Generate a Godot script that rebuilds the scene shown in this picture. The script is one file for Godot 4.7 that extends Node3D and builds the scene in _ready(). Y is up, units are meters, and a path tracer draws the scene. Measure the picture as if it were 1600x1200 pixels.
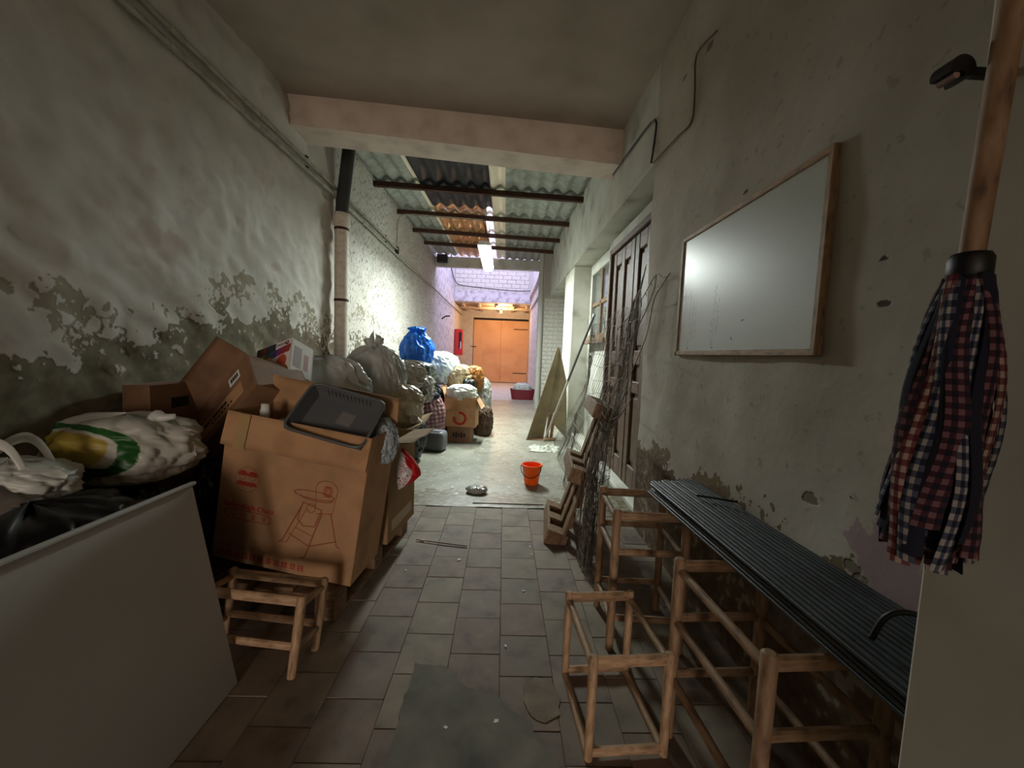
extends Node3D
# An old narrow storehouse: a plastered front bay, a bay under corrugated sheets, an open patio and a back room with an orange door.

const XL := -1.72          # inner face of the left wall
const XR := 0.93           # inner face of the right wall
const YC := 3.06           # ceiling of the front bay
var used := {}
var M := {}
var rng := RandomNumberGenerator.new()

# ------------------------------------------------------------------ helpers: naming and nodes
func numbered(called: String) -> String:
	var n: int = used.get(called, 0)
	used[called] = n + 1
	return called if n == 0 else "%s_%03d" % [called, n]

func tag(o: Node, label: String, category: String, group := "") -> Node:
	o.set_meta("label", label)
	o.set_meta("category", category)
	if group != "": o.set_meta("group", group)
	return o

func thing(called: String, label: String, category: String, where := Transform3D(), group := "") -> Node3D:
	var o := Node3D.new()
	o.name = numbered(called)
	add_child(o)
	o.transform = where
	tag(o, label, category, group)
	return o

func T() -> SurfaceTool:
	var s := SurfaceTool.new()
	s.begin(Mesh.PRIMITIVE_TRIANGLES)
	return s

func done(s: SurfaceTool) -> ArrayMesh:
	s.generate_normals()
	return s.commit()

func put(called: String, m: Mesh, material: Material, parent: Node = null, where := Transform3D()) -> MeshInstance3D:
	var o := MeshInstance3D.new()
	o.mesh = m
	o.material_override = material
	o.transform = where
	if parent == null:
		o.name = numbered(called)
		add_child(o)
	else:
		o.name = called
		parent.add_child(o, true)
	return o

func obj(called: String, s: SurfaceTool, material: Material, parent: Node = null, where := Transform3D()) -> MeshInstance3D:
	return put(called, done(s), material, parent, where)

func struct(called: String, s: SurfaceTool, material: Material, parent: Node = null) -> MeshInstance3D:
	var o := obj(called, s, material, parent)
	if parent == null: o.set_meta("kind", "structure")
	return o

func V(x, y, z) -> Vector3:
	return Vector3(x, y, z)

func at(p: Vector3, yaw := 0.0, pitch := 0.0, roll := 0.0) -> Transform3D:
	return Transform3D(Basis.from_euler(Vector3(deg_to_rad(pitch), deg_to_rad(yaw), deg_to_rad(roll))), p)

func axes(x: Vector3, y: Vector3, o: Vector3) -> Transform3D:      # an orthonormal frame from a width and a rough up direction
	var ex := x.normalized()
	var ey := (y - ex * y.dot(ex)).normalized()
	return Transform3D(Basis(ex, ey, ex.cross(ey)), o)

# ------------------------------------------------------------------ helpers: shapes
func tri(s: SurfaceTool, a: Vector3, b: Vector3, c: Vector3, ua: Vector2, ub: Vector2, uc: Vector2) -> void:
	s.set_uv(ua); s.add_vertex(a)
	s.set_uv(ub); s.add_vertex(b)
	s.set_uv(uc); s.add_vertex(c)

func quad(s: SurfaceTool, a: Vector3, b: Vector3, c: Vector3, d: Vector3, ua := Vector2(0, 0), ub := Vector2(1, 0), uc := Vector2(1, 1), ud := Vector2(0, 1)) -> void:
	tri(s, a, b, c, ua, ub, uc)
	tri(s, a, c, d, ua, uc, ud)

# a box with chamfered edges; the texture runs along its longest side, in metres
func box(s: SurfaceTool, size: Vector3, x := Transform3D(), bevel := 0.003) -> void:
	s.set_smooth_group(-1)
	var h := size * 0.5
	var b: float = min(bevel, min(h.x, min(h.y, h.z)) * 0.6)
	var long := size.max_axis_index()
	for ax in 3:
		var u := (ax + 1) % 3
		var w := (ax + 2) % 3
		for sg in [-1.0, 1.0]:
			var c := []
			for q in [[-1, -1], [1, -1], [1, 1], [-1, 1]]:
				var p := Vector3()
				p[ax] = h[ax] * sg
				p[u] = (h[u] - b) * q[0]
				p[w] = (h[w] - b) * q[1]
				c.append(p)
			if sg > 0: c.reverse()
			var uv := []
			for p in c:
				uv.append(Vector2(p[u], p[w]) if u == long or (w != long) else Vector2(p[w], p[u]))
			quad(s, x * c[0], x * c[1], x * c[2], x * c[3], uv[0], uv[1], uv[2], uv[3])
	if b <= 0.0: return
	for ax in 3:                                    # edges along ax
		var u := (ax + 1) % 3
		var w := (ax + 2) % 3
		for su in [-1.0, 1.0]:
			for sw in [-1.0, 1.0]:
				var p := []
				for e in [[0, -1], [1, -1], [1, 1], [0, 1]]:
					var v := Vector3()
					v[ax] = (h[ax] - b) * e[1]
					v[u] = (h[u] - (b if e[0] == 1 else 0.0)) * su
					v[w] = (h[w] - (0.0 if e[0] == 1 else b)) * sw
					p.append(v)
				if su * sw < 0: p.reverse()
				quad(s, x * p[0], x * p[1], x * p[2], x * p[3], Vector2(p[0][long], 0), Vector2(p[1][long], 0), Vector2(p[2][long], 0.01), Vector2(p[3][long], 0.01))
	for sx in [-1.0, 1.0]:
		for sy in [-1.0, 1.0]:
			for sz in [-1.0, 1.0]:
				var k := [V(h.x * sx, (h.y - b) * sy, (h.z - b) * sz), V((h.x - b) * sx, h.y * sy, (h.z - b) * sz), V((h.x - b) * sx, (h.y - b) * sy, h.z * sz)]
				if sx * sy * sz > 0: k.reverse()
				tri(s, x * k[0], x * k[1], x * k[2], Vector2(), Vector2(), Vector2())

func bx(size: Vector3, bevel := 0.003, x := Transform3D()) -> SurfaceTool:
	var s := T()
	box(s, size, x, bevel)
	return s

func slab(x0: float, x1: float, y0: float, y1: float, z0: float, z1: float, bevel := 0.006) -> SurfaceTool:
	var s := T()
	box(s, V(absf(x1 - x0), absf(y1 - y0), absf(z1 - z0)), at(V((x0 + x1) / 2, (y0 + y1) / 2, (z0 + z1) / 2)), bevel)
	return s

func tube(s: SurfaceTool, pts: Array, radius, sides := 8, caps := true) -> void:
	var n := pts.size()
	var rings := []
	var ref := Vector3.UP
	var run := 0.0
	var runs := []
	for i in n:
		var d: Vector3 = (pts[min(i + 1, n - 1)] - pts[max(i - 1, 0)]).normalized()
		if absf(d.dot(ref)) > 0.95: ref = Vector3.RIGHT if absf(d.x) < 0.9 else Vector3.FORWARD
		var a := (ref - d * ref.dot(d)).normalized()
		ref = a
		var b := d.cross(a)
		var r: float = radius[i] if radius is Array else radius
		var ring := []
		for k in sides:
			var t := TAU * k / sides
			ring.append(pts[i] + (a * cos(t) + b * sin(t)) * r)
		rings.append(ring)
		if i > 0: run += (pts[i] - pts[i - 1]).length()
		runs.append(run)
	var r0: float = radius[0] if radius is Array else radius
	s.set_smooth_group(0)
	for i in n - 1:
		for k in sides:
			var k2 := (k + 1) % sides
			var v0 := TAU * r0 * k / sides
			var v1 := TAU * r0 * (k + 1) / sides
			quad(s, rings[i][k], rings[i][k2], rings[i + 1][k2], rings[i + 1][k], Vector2(runs[i], v0), Vector2(runs[i], v1), Vector2(runs[i + 1], v1), Vector2(runs[i + 1], v0))
	if caps:
		s.set_smooth_group(-1)
		for k in sides:
			var k2 := (k + 1) % sides
			tri(s, pts[0], rings[0][k2], rings[0][k], Vector2(), Vector2(), Vector2())
			tri(s, pts[n - 1], rings[n - 1][k], rings[n - 1][k2], Vector2(), Vector2(), Vector2())

func tb(pts: Array, radius, sides := 8) -> SurfaceTool:
	var s := T()
	tube(s, pts, radius, sides)
	return s

func smooth(pts: Array, per := 6) -> Array:             # a curve through the points
	var out := []
	for i in pts.size() - 1:
		var a: Vector3 = pts[max(i - 1, 0)]
		var b: Vector3 = pts[i]
		var c: Vector3 = pts[i + 1]
		var d: Vector3 = pts[min(i + 2, pts.size() - 1)]
		for k in per:
			out.append(b.cubic_interpolate(c, a, d, float(k) / per))
	out.append(pts[-1])
	return out

func lathe(s: SurfaceTool, prof: Array, sides := 24, x := Transform3D()) -> void:    # prof: Vector2(radius, height), bottom to top on the outside
	s.set_smooth_group(0)
	for i in prof.size() - 1:
		for k in sides:
			var a := TAU * k / sides
			var b := TAU * (k + 1) / sides
			var p: Vector2 = prof[i]
			var q: Vector2 = prof[i + 1]
			quad(s, x * V(p.x * cos(a), p.y, p.x * sin(a)), x * V(p.x * cos(b), p.y, p.x * sin(b)), x * V(q.x * cos(b), q.y, q.x * sin(b)), x * V(q.x * cos(a), q.y, q.x * sin(a)),
				Vector2(float(k) / sides, float(i) / prof.size()), Vector2(float(k + 1) / sides, float(i) / prof.size()), Vector2(float(k + 1) / sides, float(i + 1) / prof.size()), Vector2(float(k) / sides, float(i + 1) / prof.size()))

# a surface over (u, v) in 0..1; f gives the point, uvs run 0..1
func sheet(s: SurfaceTool, nu: int, nv: int, f: Callable, flip := false) -> void:
	s.set_smooth_group(0)
	var p := []
	for j in nv + 1:
		var row := PackedVector3Array()
		for i in nu + 1: row.append(f.call(float(i) / nu, float(j) / nv))
		p.append(row)
	for j in nv:
		for i in nu:
			var a := Vector2(float(i) / nu, float(j) / nv)
			var c := Vector2(float(i + 1) / nu, float(j + 1) / nv)
			if flip: quad(s, p[j][i], p[j + 1][i], p[j + 1][i + 1], p[j][i + 1], a, Vector2(a.x, c.y), c, Vector2(c.x, a.y))
			else: quad(s, p[j][i], p[j][i + 1], p[j + 1][i + 1], p[j + 1][i], a, Vector2(c.x, a.y), c, Vector2(a.x, c.y))

func prism(s: SurfaceTool, poly: PackedVector2Array, depth: float, x := Transform3D()) -> void:   # outline in local xy, thickness along z
	s.set_smooth_group(-1)
	if Geometry2D.is_polygon_clockwise(poly): poly.reverse()
	var idx := Geometry2D.triangulate_polygon(poly)
	var h := depth / 2
	for i in range(0, idx.size(), 3):
		var a := poly[idx[i]]
		var b := poly[idx[i + 1]]
		var c := poly[idx[i + 2]]
		if (b - a).cross(c - a) < 0:
			var t := b
			b = c
			c = t
		tri(s, x * V(a.x, a.y, h), x * V(c.x, c.y, h), x * V(b.x, b.y, h), a, c, b)
		tri(s, x * V(a.x, a.y, -h), x * V(b.x, b.y, -h), x * V(c.x, c.y, -h), a, b, c)
	for i in poly.size():
		var a := poly[i]
		var b := poly[(i + 1) % poly.size()]
		quad(s, x * V(a.x, a.y, -h), x * V(a.x, a.y, h), x * V(b.x, b.y, h), x * V(b.x, b.y, -h), a, a, b, b)

# ------------------------------------------------------------------ helpers: textures and materials
func noise(seed_: int, freq: float, oct := 4) -> FastNoiseLite:
	var n := FastNoiseLite.new()
	n.seed = seed_
	n.frequency = freq
	n.fractal_octaves = oct
	n.noise_type = FastNoiseLite.TYPE_SIMPLEX_SMOOTH
	return n

func paint(w: int, h: int, f: Callable) -> ImageTexture:        # f(x, y) gives an sRGB colour
	var data := PackedByteArray()
	data.resize(w * h * 3)
	var k := 0
	for y in h:
		for x in w:
			var c: Color = f.call(x, y)
			data[k] = clampi(int(c.r * 255.0), 0, 255)
			data[k + 1] = clampi(int(c.g * 255.0), 0, 255)
			data[k + 2] = clampi(int(c.b * 255.0), 0, 255)
			k += 3
	var im := Image.create_from_data(w, h, false, Image.FORMAT_RGB8, data)
	im.generate_mipmaps()
	return ImageTexture.create_from_image(im)

# seamless noise run through a colour ramp
func ramp_tex(seed_: int, freq: float, oct: int, ramp: Array, size := 256, stretch := 1) -> ImageTexture:
	var im := noise(seed_, freq, oct).get_seamless_image(size, size)
	if stretch > 1:
		im.resize(size, size / stretch, Image.INTERPOLATE_BILINEAR)
		var wide := Image.create(size, size, false, im.get_format())
		for i in stretch: wide.blit_rect(im, Rect2i(0, 0, size, size / stretch), Vector2i(0, i * size / stretch))
		im = wide
	im.convert(Image.FORMAT_L8)
	var g := Gradient.new()
	var offs := PackedFloat32Array()
	var cols := PackedColorArray()
	for i in ramp.size():
		offs.append(float(i) / (ramp.size() - 1))
		cols.append(ramp[i])
	g.offsets = offs
	g.colors = cols
	var lut := []
	for i in 256: lut.append(g.sample(i / 255.0))
	var src := im.get_data()
	var data := PackedByteArray()
	data.resize(src.size() * 3)
	for i in src.size():
		var c: Color = lut[src[i]]
		data[i * 3] = int(c.r * 255)
		data[i * 3 + 1] = int(c.g * 255)
		data[i * 3 + 2] = int(c.b * 255)
	var out := Image.create_from_data(size, size, false, Image.FORMAT_RGB8, data)
	out.generate_mipmaps()
	return ImageTexture.create_from_image(out)

func grey_tex(seed_: int, freq: float, oct := 4, size := 256) -> ImageTexture:
	return ramp_tex(seed_, freq, oct, [Color(0, 0, 0), Color(1, 1, 1)], size)

func mat(c: Color, rough := 0.8, tex: Texture2D = null, scale := 1.0, tri_ := true) -> StandardMaterial3D:
	var m := StandardMaterial3D.new()
	m.albedo_color = c
	m.roughness = rough
	if tex:
		m.albedo_texture = tex
		m.uv1_scale = Vector3.ONE * scale
		if tri_: m.uv1_triplanar = true
	return m

func bump(m: StandardMaterial3D, tex: Texture2D, cm: float) -> StandardMaterial3D:
	m.heightmap_enabled = true
	m.heightmap_texture = tex
	m.heightmap_scale = cm
	return m

func shades(c: Color, d := 0.12) -> Array:
	return [c.darkened(d), c, c.lightened(d * 0.6)]

func wall_maps(w: int, h: int, f: Callable) -> Array:           # f gives a colour and, as alpha, the relief
	var a := PackedByteArray()
	var r := PackedByteArray()
	a.resize(w * h * 3)
	r.resize(w * h)
	var k := 0
	for y in h:
		for x in w:
			var c: Color = f.call(x, y)
			a[k * 3] = clampi(int(c.r * 255.0), 0, 255)
			a[k * 3 + 1] = clampi(int(c.g * 255.0), 0, 255)
			a[k * 3 + 2] = clampi(int(c.b * 255.0), 0, 255)
			r[k] = clampi(int(c.a * 255.0), 0, 255)
			k += 1
	return [ImageTexture.create_from_image(Image.create_from_data(w, h, false, Image.FORMAT_RGB8, a)), ImageTexture.create_from_image(Image.create_from_data(w, h, false, Image.FORMAT_L8, r))]

func table(t: Array, x: float) -> float:                        # piecewise linear, t rising in x
	if x <= t[0][0]: return t[0][1]
	for i in t.size() - 1:
		if x <= t[i + 1][0]: return lerpf(t[i][1], t[i + 1][1], (x - t[i][0]) / (t[i + 1][0] - t[i][0]))
	return t[-1][1]

var n_lo := noise(11, 0.9, 3)
var n_mid := noise(12, 3.0, 4)
var n_fine := noise(13, 14.0, 4)
var n_spot := noise(14, 30.0, 2)

const WHITE_A := Color(0.70, 0.68, 0.64)
const WHITE_B := Color(0.79, 0.78, 0.75)
const BARE_A := Color(0.36, 0.34, 0.26)
const BARE_B := Color(0.50, 0.47, 0.38)

func left_wall_colour(x: int, y: int) -> Color:
	var z := 1.4 - 10.8 * x / 2047.0
	var yy := 3.4 * (1.0 - y / 639.0)
	var lo := n_lo.get_noise_2d(z, yy)
	var mid := n_mid.get_noise_2d(z, yy)
	var fine := n_fine.get_noise_2d(z, yy)
	var c := WHITE_A.lerp(WHITE_B, clampf(0.5 + lo * 0.6 + mid * 0.5, 0, 1))
	var up := 0.62 + fine * 0.10
	if mid + lo * 0.5 > 0.33 and z > -3.8: c = c.lerp(Color(0.64, 0.56, 0.50), clampf((mid + lo * 0.5 - 0.33) * 1.2 + fine * 0.15, 0, 0.40))     # rusty smears
	if z < -3.95:                                                # the rough, pitted render of the second bay
		var v := n_fine.get_noise_2d(z * 1.9, yy * 1.0 + 9.0)
		if v > 0.22 - lo * 0.15:
			var k := clampf((v - 0.22 + lo * 0.15) * 7.0, 0, 1)
			c = c.lerp(Color(0.40, 0.41, 0.37), k * 0.72)
			up -= 0.38 * k
	var line := table([[-9.4, 0.95], [-6.2, 1.15], [-4.6, 1.42], [-4.0, 1.28], [-3.63, 1.22], [-3.1, 1.38], [-2.3, 1.34], [-1.9, 1.17], [-1.54, 1.09], [-1.35, 1.12], [0.0, 1.1]], z)
	var d := yy - line - mid * 0.22 - fine * 0.10 - n_spot.get_noise_2d(z, yy) * 0.035
	if d < 0.0:
		var b := BARE_A.lerp(BARE_B, clampf(0.45 + mid * 0.7 + fine * 0.6, 0, 1))
		b = b.lerp(Color(0.33, 0.26, 0.19), clampf(lo * 1.2 + 0.1, 0, 0.5))
		var keep := fine * 0.9 + mid * 0.9 - 0.30 + d * 0.9 - (0.1 if z > -3.95 else -0.42)
		if keep > 0.0:
			c = c.lerp(b, clampf(1.0 - keep * 14.0, 0, 1))
		else:
			c = b
			up -= 0.34
	elif d < 0.16 and fine + mid > 0.22:
		c = c.lerp(BARE_B, 0.75)
		up -= 0.30
	return Color(c.r, c.g, c.b, up)

func right_wall_colour(x: int, y: int) -> Color:
	var z := -0.5 - 2.06 * x / 699.0
	var yy := 3.1 * (1.0 - y / 1023.0)
	var lo := n_lo.get_noise_2d(z + 40, yy)
	var mid := n_mid.get_noise_2d(z + 40, yy)
	var fine := n_fine.get_noise_2d(z + 40, yy)
	var c := Color(0.68, 0.65, 0.59).lerp(Color(0.76, 0.73, 0.68), clampf(0.5 + lo * 0.7 + mid * 0.5, 0, 1))
	var up := 0.62 + fine * 0.09
	if fine > 0.5: c = c.lerp(Color(0.55, 0.51, 0.45), 0.4)
	var pink := Vector2((z + 0.86) / 0.10, (yy - 0.68) / 0.10).length() + fine * 0.6
	if pink < 1.0: c = c.lerp(Color(0.63, 0.52, 0.56), 0.7)
	var line := table([[-2.6, 0.50], [-2.44, 0.55], [-2.05, 0.58], [-1.9, 0.54], [-1.75, 0.58], [-1.4, 0.58], [-1.1, 0.52], [-0.5, 0.46]], z)
	var d := yy - line - mid * 0.09 - fine * 0.07 - n_spot.get_noise_2d(z, yy) * 0.03
	if d < 0.0:
		var b := Color(0.34, 0.27, 0.20).lerp(Color(0.50, 0.42, 0.32), clampf(0.5 + mid * 0.7 + fine * 0.8, 0, 1))
		if d < -0.16 and fine * 0.8 + mid * 0.6 > 0.34: b = Color(0.60, 0.57, 0.50)
		c = b
		up = 0.34 + fine * 0.30 + mid * 0.1
	elif d < 0.05 and mid > -0.05:
		c = Color(0.50, 0.44, 0.33)
		up = 0.5 + fine * 0.1
	for m in [[1.308, -0.934, 0.018], [1.42, -0.955, 0.008], [0.629, -0.949, 0.03], [0.607, -0.92, 0.02], [0.751, -1.102, 0.03], [0.803, -0.97, 0.012], [1.825, -1.555, 0.01], [2.66, -1.95, 0.03], [2.69, -2.2, 0.02]]:
		var r := Vector2(z - m[1], (yy - m[0]) * 1.7).length() + fine * 0.02
		if r < m[2]:
			c = Color(0.33, 0.29, 0.24) if m[2] < 0.02 else Color(0.52, 0.48, 0.41)
			up -= 0.35
	return Color(c.r, c.g, c.b, up)

func floor_colour(x: int, y: int) -> Color:                      # the cement floor behind the tiles
	var px := XL + 2.95 * x / 319.0
	var z := -2.80 - 6.7 * y / 767.0
	var lo := n_lo.get_noise_2d(px * 1.4, z + 80)
	var mid := n_mid.get_noise_2d(px, z + 80)
	var fine := n_fine.get_noise_2d(px, z + 80)
	var c := Color(0.46, 0.46, 0.41).lerp(Color(0.58, 0.58, 0.53), clampf(0.5 + lo * 0.8 + mid * 0.6, 0, 1))
	if mid + fine * 0.5 > 0.30: c = c.lerp(Color(0.40, 0.38, 0.31), 0.6)
	if fine > 0.44: c = c.lerp(Color(0.72, 0.70, 0.66), 0.8)
	var rim := z + 3.08 + mid * 0.22 + fine * 0.1
	if rim > 0.0: c = c.lerp(Color(0.36, 0.31, 0.20), clampf(0.5 + fine, 0.2, 0.9))     # dirt gathered along the seam
	return Color(c.r, c.g, c.b, 0.5 + fine * 0.25 + mid * 0.2)

func materials() -> void:
	var fineh := grey_tex(5, 0.05, 5)
	var wallh := grey_tex(6, 0.02, 5)
	var lw := wall_maps(2048, 640, left_wall_colour)
	M.wall_left = bump(mat(Color.WHITE, 0.92, lw[0], 1.0, false), lw[1], 0.7)
	var rw := wall_maps(700, 1024, right_wall_colour)
	M.wall_right = bump(mat(Color.WHITE, 0.92, rw[0], 1.0, false), rw[1], 0.7)
	var fl := wall_maps(320, 768, floor_colour)
	M.floor = bump(mat(Color.WHITE, 0.44, fl[0], 1.0, false), fl[1], 0.35)
	M.white = bump(mat(Color.WHITE, 0.9, ramp_tex(21, 0.012, 5, [Color(0.56, 0.56, 0.51), Color(0.74, 0.74, 0.69), Color(0.78, 0.78, 0.74), Color(0.81, 0.81, 0.77)]), 0.7), wallh, 0.6)
	M.brick = bump(mat(Color.WHITE, 0.9, ramp_tex(22, 0.03, 5, [Color(0.60, 0.58, 0.55), Color(0.76, 0.75, 0.72), Color(0.80, 0.79, 0.77)]), 1.3), fineh, 0.4)
	M.mortar = mat(Color(0.70, 0.69, 0.66), 0.95)
	M.patio = bump(mat(Color.WHITE, 0.9, ramp_tex(23, 0.02, 5, [Color(0.55, 0.54, 0.55), Color(0.76, 0.75, 0.76), Color(0.80, 0.79, 0.80)]), 0.9), wallh, 0.8)
	M.ceiling = bump(mat(Color.WHITE, 0.92, ramp_tex(24, 0.01, 4, [Color(0.61, 0.56, 0.51), Color(0.67, 0.62, 0.57), Color(0.70, 0.65, 0.60)]), 0.5), wallh, 0.15)
	M.beam = bump(mat(Color.WHITE, 0.9, ramp_tex(25, 0.015, 4, [Color(0.74, 0.68, 0.63), Color(0.83, 0.77, 0.72), Color(0.86, 0.81, 0.76)]), 0.8), wallh, 0.25)
	M.back = mat(Color.WHITE, 0.9, ramp_tex(26, 0.02, 4, [Color(0.70, 0.67, 0.62), Color(0.78, 0.75, 0.70)]), 0.8)
	M.pier = bump(mat(Color.WHITE, 0.9, ramp_tex(27, 0.012, 4, [Color(0.66, 0.63, 0.57), Color(0.72, 0.69, 0.63), Color(0.75, 0.72, 0.67)]), 0.8), wallh, 0.2)
	M.base = mat(Color(0.36, 0.32, 0.27), 0.95)
	M.tiles = []
	var tcol := [Color(0.47, 0.42, 0.35), Color(0.49, 0.44, 0.37), Color(0.45, 0.40, 0.34), Color(0.47, 0.41, 0.36), Color(0.50, 0.45, 0.38), Color(0.45, 0.38, 0.32)]
	for i in 6:
		var c: Color = tcol[i]
		M.tiles.append(bump(mat(Color.WHITE, 0.72, ramp_tex(31 + i, 0.016, 5, [c.darkened(0.30), c.darkened(0.07), c, c.lightened(0.07)]), 1.1 + 0.13 * i), fineh, 0.07))
	for t in M.tiles: t.uv1_world_triplanar = true
	M.cement_patch = bump(mat(Color.WHITE, 0.8, ramp_tex(41, 0.012, 4, [Color(0.26, 0.25, 0.21), Color(0.36, 0.35, 0.30), Color(0.41, 0.39, 0.34), Color(0.48, 0.45, 0.39)]), 1.3), wallh, 0.25)
	M.cement_lump = bump(mat(Color.WHITE, 0.85, ramp_tex(42, 0.012, 4, [Color(0.40, 0.36, 0.30), Color(0.46, 0.42, 0.35), Color(0.54, 0.50, 0.42)]), 2.0), wallh, 0.25)
	M.asbestos = bump(mat(Color.WHITE, 0.9, ramp_tex(43, 0.02, 5, [Color(0.46, 0.48, 0.45), Color(0.60, 0.62, 0.58), Color(0.70, 0.71, 0.67)]), 1.0), fineh, 0.15)
	M.dark_sheet = mat(Color.WHITE, 0.6, ramp_tex(44, 0.02, 4, [Color(0.05, 0.06, 0.07), Color(0.10, 0.11, 0.12), Color(0.18, 0.19, 0.20)]), 1.0)
	M.clear_sheet = mat(Color(0.86, 0.85, 0.76), 0.35)
	M.clear_sheet.backlight_enabled = true
	M.clear_sheet.backlight = Color(0.55, 0.53, 0.46)
	M.bright_sheet = mat(Color(0.95, 0.94, 0.90), 0.4)
	M.bright_sheet.backlight_enabled = true
	M.bright_sheet.backlight = Color(0.95, 0.94, 0.92)
	M.amber_sheet = mat(Color.WHITE, 0.3, ramp_tex(45, 0.03, 4, [Color(0.36, 0.33, 0.28), Color(0.58, 0.50, 0.38), Color(0.86, 0.72, 0.48), Color(0.95, 0.88, 0.74)]), 1.6)
	M.amber_sheet.backlight_enabled = true
	M.amber_sheet.backlight = Color(0.75, 0.62, 0.42)
	M.rust = bump(mat(Color.WHITE, 0.85, ramp_tex(46, 0.05, 5, [Color(0.13, 0.08, 0.06), Color(0.24, 0.14, 0.09), Color(0.40, 0.22, 0.12)]), 3.0), fineh, 0.2)
	M.steel = mat(Color(0.55, 0.56, 0.55), 0.45)
	M.steel.metallic = 0.7
	M.wire = mat(Color.WHITE, 0.6, ramp_tex(47, 0.05, 3, [Color(0.24, 0.21, 0.18), Color(0.46, 0.44, 0.40), Color(0.62, 0.61, 0.57)]), 2.0)
	M.wire.metallic = 0.4
	M.conduit = mat(Color.WHITE, 0.7, ramp_tex(48, 0.02, 4, [Color(0.46, 0.45, 0.40), Color(0.60, 0.59, 0.53), Color(0.66, 0.65, 0.60)]), 1.5)
	M.pipe_white = mat(Color.WHITE, 0.7, ramp_tex(49, 0.03, 5, [Color(0.60, 0.50, 0.42), Color(0.76, 0.71, 0.66), Color(0.79, 0.76, 0.71), Color(0.81, 0.78, 0.74)]), 2.0)
	M.pipe_dark = mat(Color(0.19, 0.19, 0.19), 0.55)
	M.drain = mat(Color(0.66, 0.66, 0.63), 0.6)
	M.lamp_body = mat(Color(0.85, 0.85, 0.83), 0.5)
	M.lamp_glow = mat(Color(0.9, 0.92, 0.9), 0.4)
	M.lamp_glow.emission_enabled = true
	M.lamp_glow.emission = Color(0.94, 1.0, 0.95)
	M.lamp_glow.emission_energy_multiplier = 11.0
	M.bulb = mat(Color(1, 0.9, 0.75), 0.3)
	M.bulb.emission_enabled = true
	M.bulb.emission = Color(1.0, 0.78, 0.45)
	M.bulb.emission_energy_multiplier = 5.0
	M.orange = mat(Color.WHITE, 0.55, ramp_tex(51, 0.01, 3, [Color(0.77, 0.57, 0.39), Color(0.82, 0.63, 0.44), Color(0.83, 0.65, 0.47)]), 0.5)
	M.cream = mat(Color.WHITE, 0.8, ramp_tex(52, 0.02, 4, [Color(0.66, 0.58, 0.50), Color(0.76, 0.69, 0.60)]), 0.8)
	M.black = mat(Color(0.03, 0.03, 0.03), 0.5)
	M.iron = mat(Color(0.10, 0.08, 0.07), 0.7)
	var wood_ramp := func(c: Color): return [c.darkened(0.45), c.darkened(0.1), c, c.lightened(0.12), c.darkened(0.25)]
	M.wood = mat(Color.WHITE, 0.65, ramp_tex(61, 0.02, 4, wood_ramp.call(Color(0.55, 0.43, 0.31)), 256, 4), 2.2, false)
	M.wood_old = mat(Color.WHITE, 0.75, ramp_tex(62, 0.02, 4, wood_ramp.call(Color(0.47, 0.36, 0.25)), 256, 4), 2.2, false)
	M.wood_dark = mat(Color.WHITE, 0.6, ramp_tex(63, 0.02, 4, wood_ramp.call(Color(0.30, 0.20, 0.13)), 256, 4), 2.0, false)
	M.wood_pale = mat(Color.WHITE, 0.6, ramp_tex(64, 0.02, 4, wood_ramp.call(Color(0.66, 0.53, 0.39)), 256, 4), 2.0, false)
	M.door = mat(Color.WHITE, 0.55, ramp_tex(65, 0.02, 4, wood_ramp.call(Color(0.36, 0.27, 0.20)), 256, 4), 1.5, false)
	var cc := Color(0.70, 0.54, 0.38)
	M.card = mat(Color.WHITE, 0.85, ramp_tex(71, 0.012, 4, [cc.darkened(0.14), cc, cc.lightened(0.05)]), 1.2)
	var cd := Color(0.50, 0.37, 0.26)
	M.card_dark = mat(Color.WHITE, 0.75, ramp_tex(72, 0.012, 4, [cd.darkened(0.2), cd, cd.lightened(0.06)]), 1.2)
	var ct := Color(0.58, 0.47, 0.33)
	M.card_tan = mat(Color.WHITE, 0.85, ramp_tex(73, 0.012, 4, [ct.darkened(0.14), ct, ct.lightened(0.05)]), 1.2)
	M.card_olive = mat(Color.WHITE, 0.8, ramp_tex(76, 0.012, 4, [Color(0.38, 0.34, 0.25), Color(0.46, 0.41, 0.30), Color(0.50, 0.45, 0.34)]), 1.2)
	M.tape = mat(Color(0.66, 0.55, 0.38), 0.3)
	M.paper = mat(Color(0.85, 0.85, 0.83), 0.8)
	M.print_black = mat(Color(0.07, 0.06, 0.06), 0.8)
	M.print_red = mat(Color(0.66, 0.16, 0.11), 0.8)
	M.print_green = mat(Color(0.09, 0.30, 0.10), 0.7)
	M.melamine = mat(Color.WHITE, 0.45, ramp_tex(74, 0.006, 3, [Color(0.66, 0.66, 0.64), Color(0.72, 0.72, 0.70)]), 0.6)
	M.board = mat(Color.WHITE, 0.22)
	M.tray = mat(Color(0.35, 0.36, 0.365), 0.38)
	M.slat = mat(Color.WHITE, 0.45, ramp_tex(75, 0.02, 4, [Color(0.16, 0.18, 0.19), Color(0.22, 0.24, 0.25), Color(0.28, 0.30, 0.31)], 256, 4), 1.0, false)
	M.glass = mat(Color(0.75, 0.8, 0.8, 0.12), 0.05)
	M.glass.transparency = BaseMaterial3D.TRANSPARENCY_ALPHA
	M.bucket = mat(Color(1.0, 0.40, 0.08), 0.4)
	M.maroon = mat(Color(0.42, 0.06, 0.12), 0.45)
	M.red = mat(Color(0.75, 0.09, 0.12), 0.45)
	M.cloth = mat(Color(0.72, 0.73, 0.68), 0.9)

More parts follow.
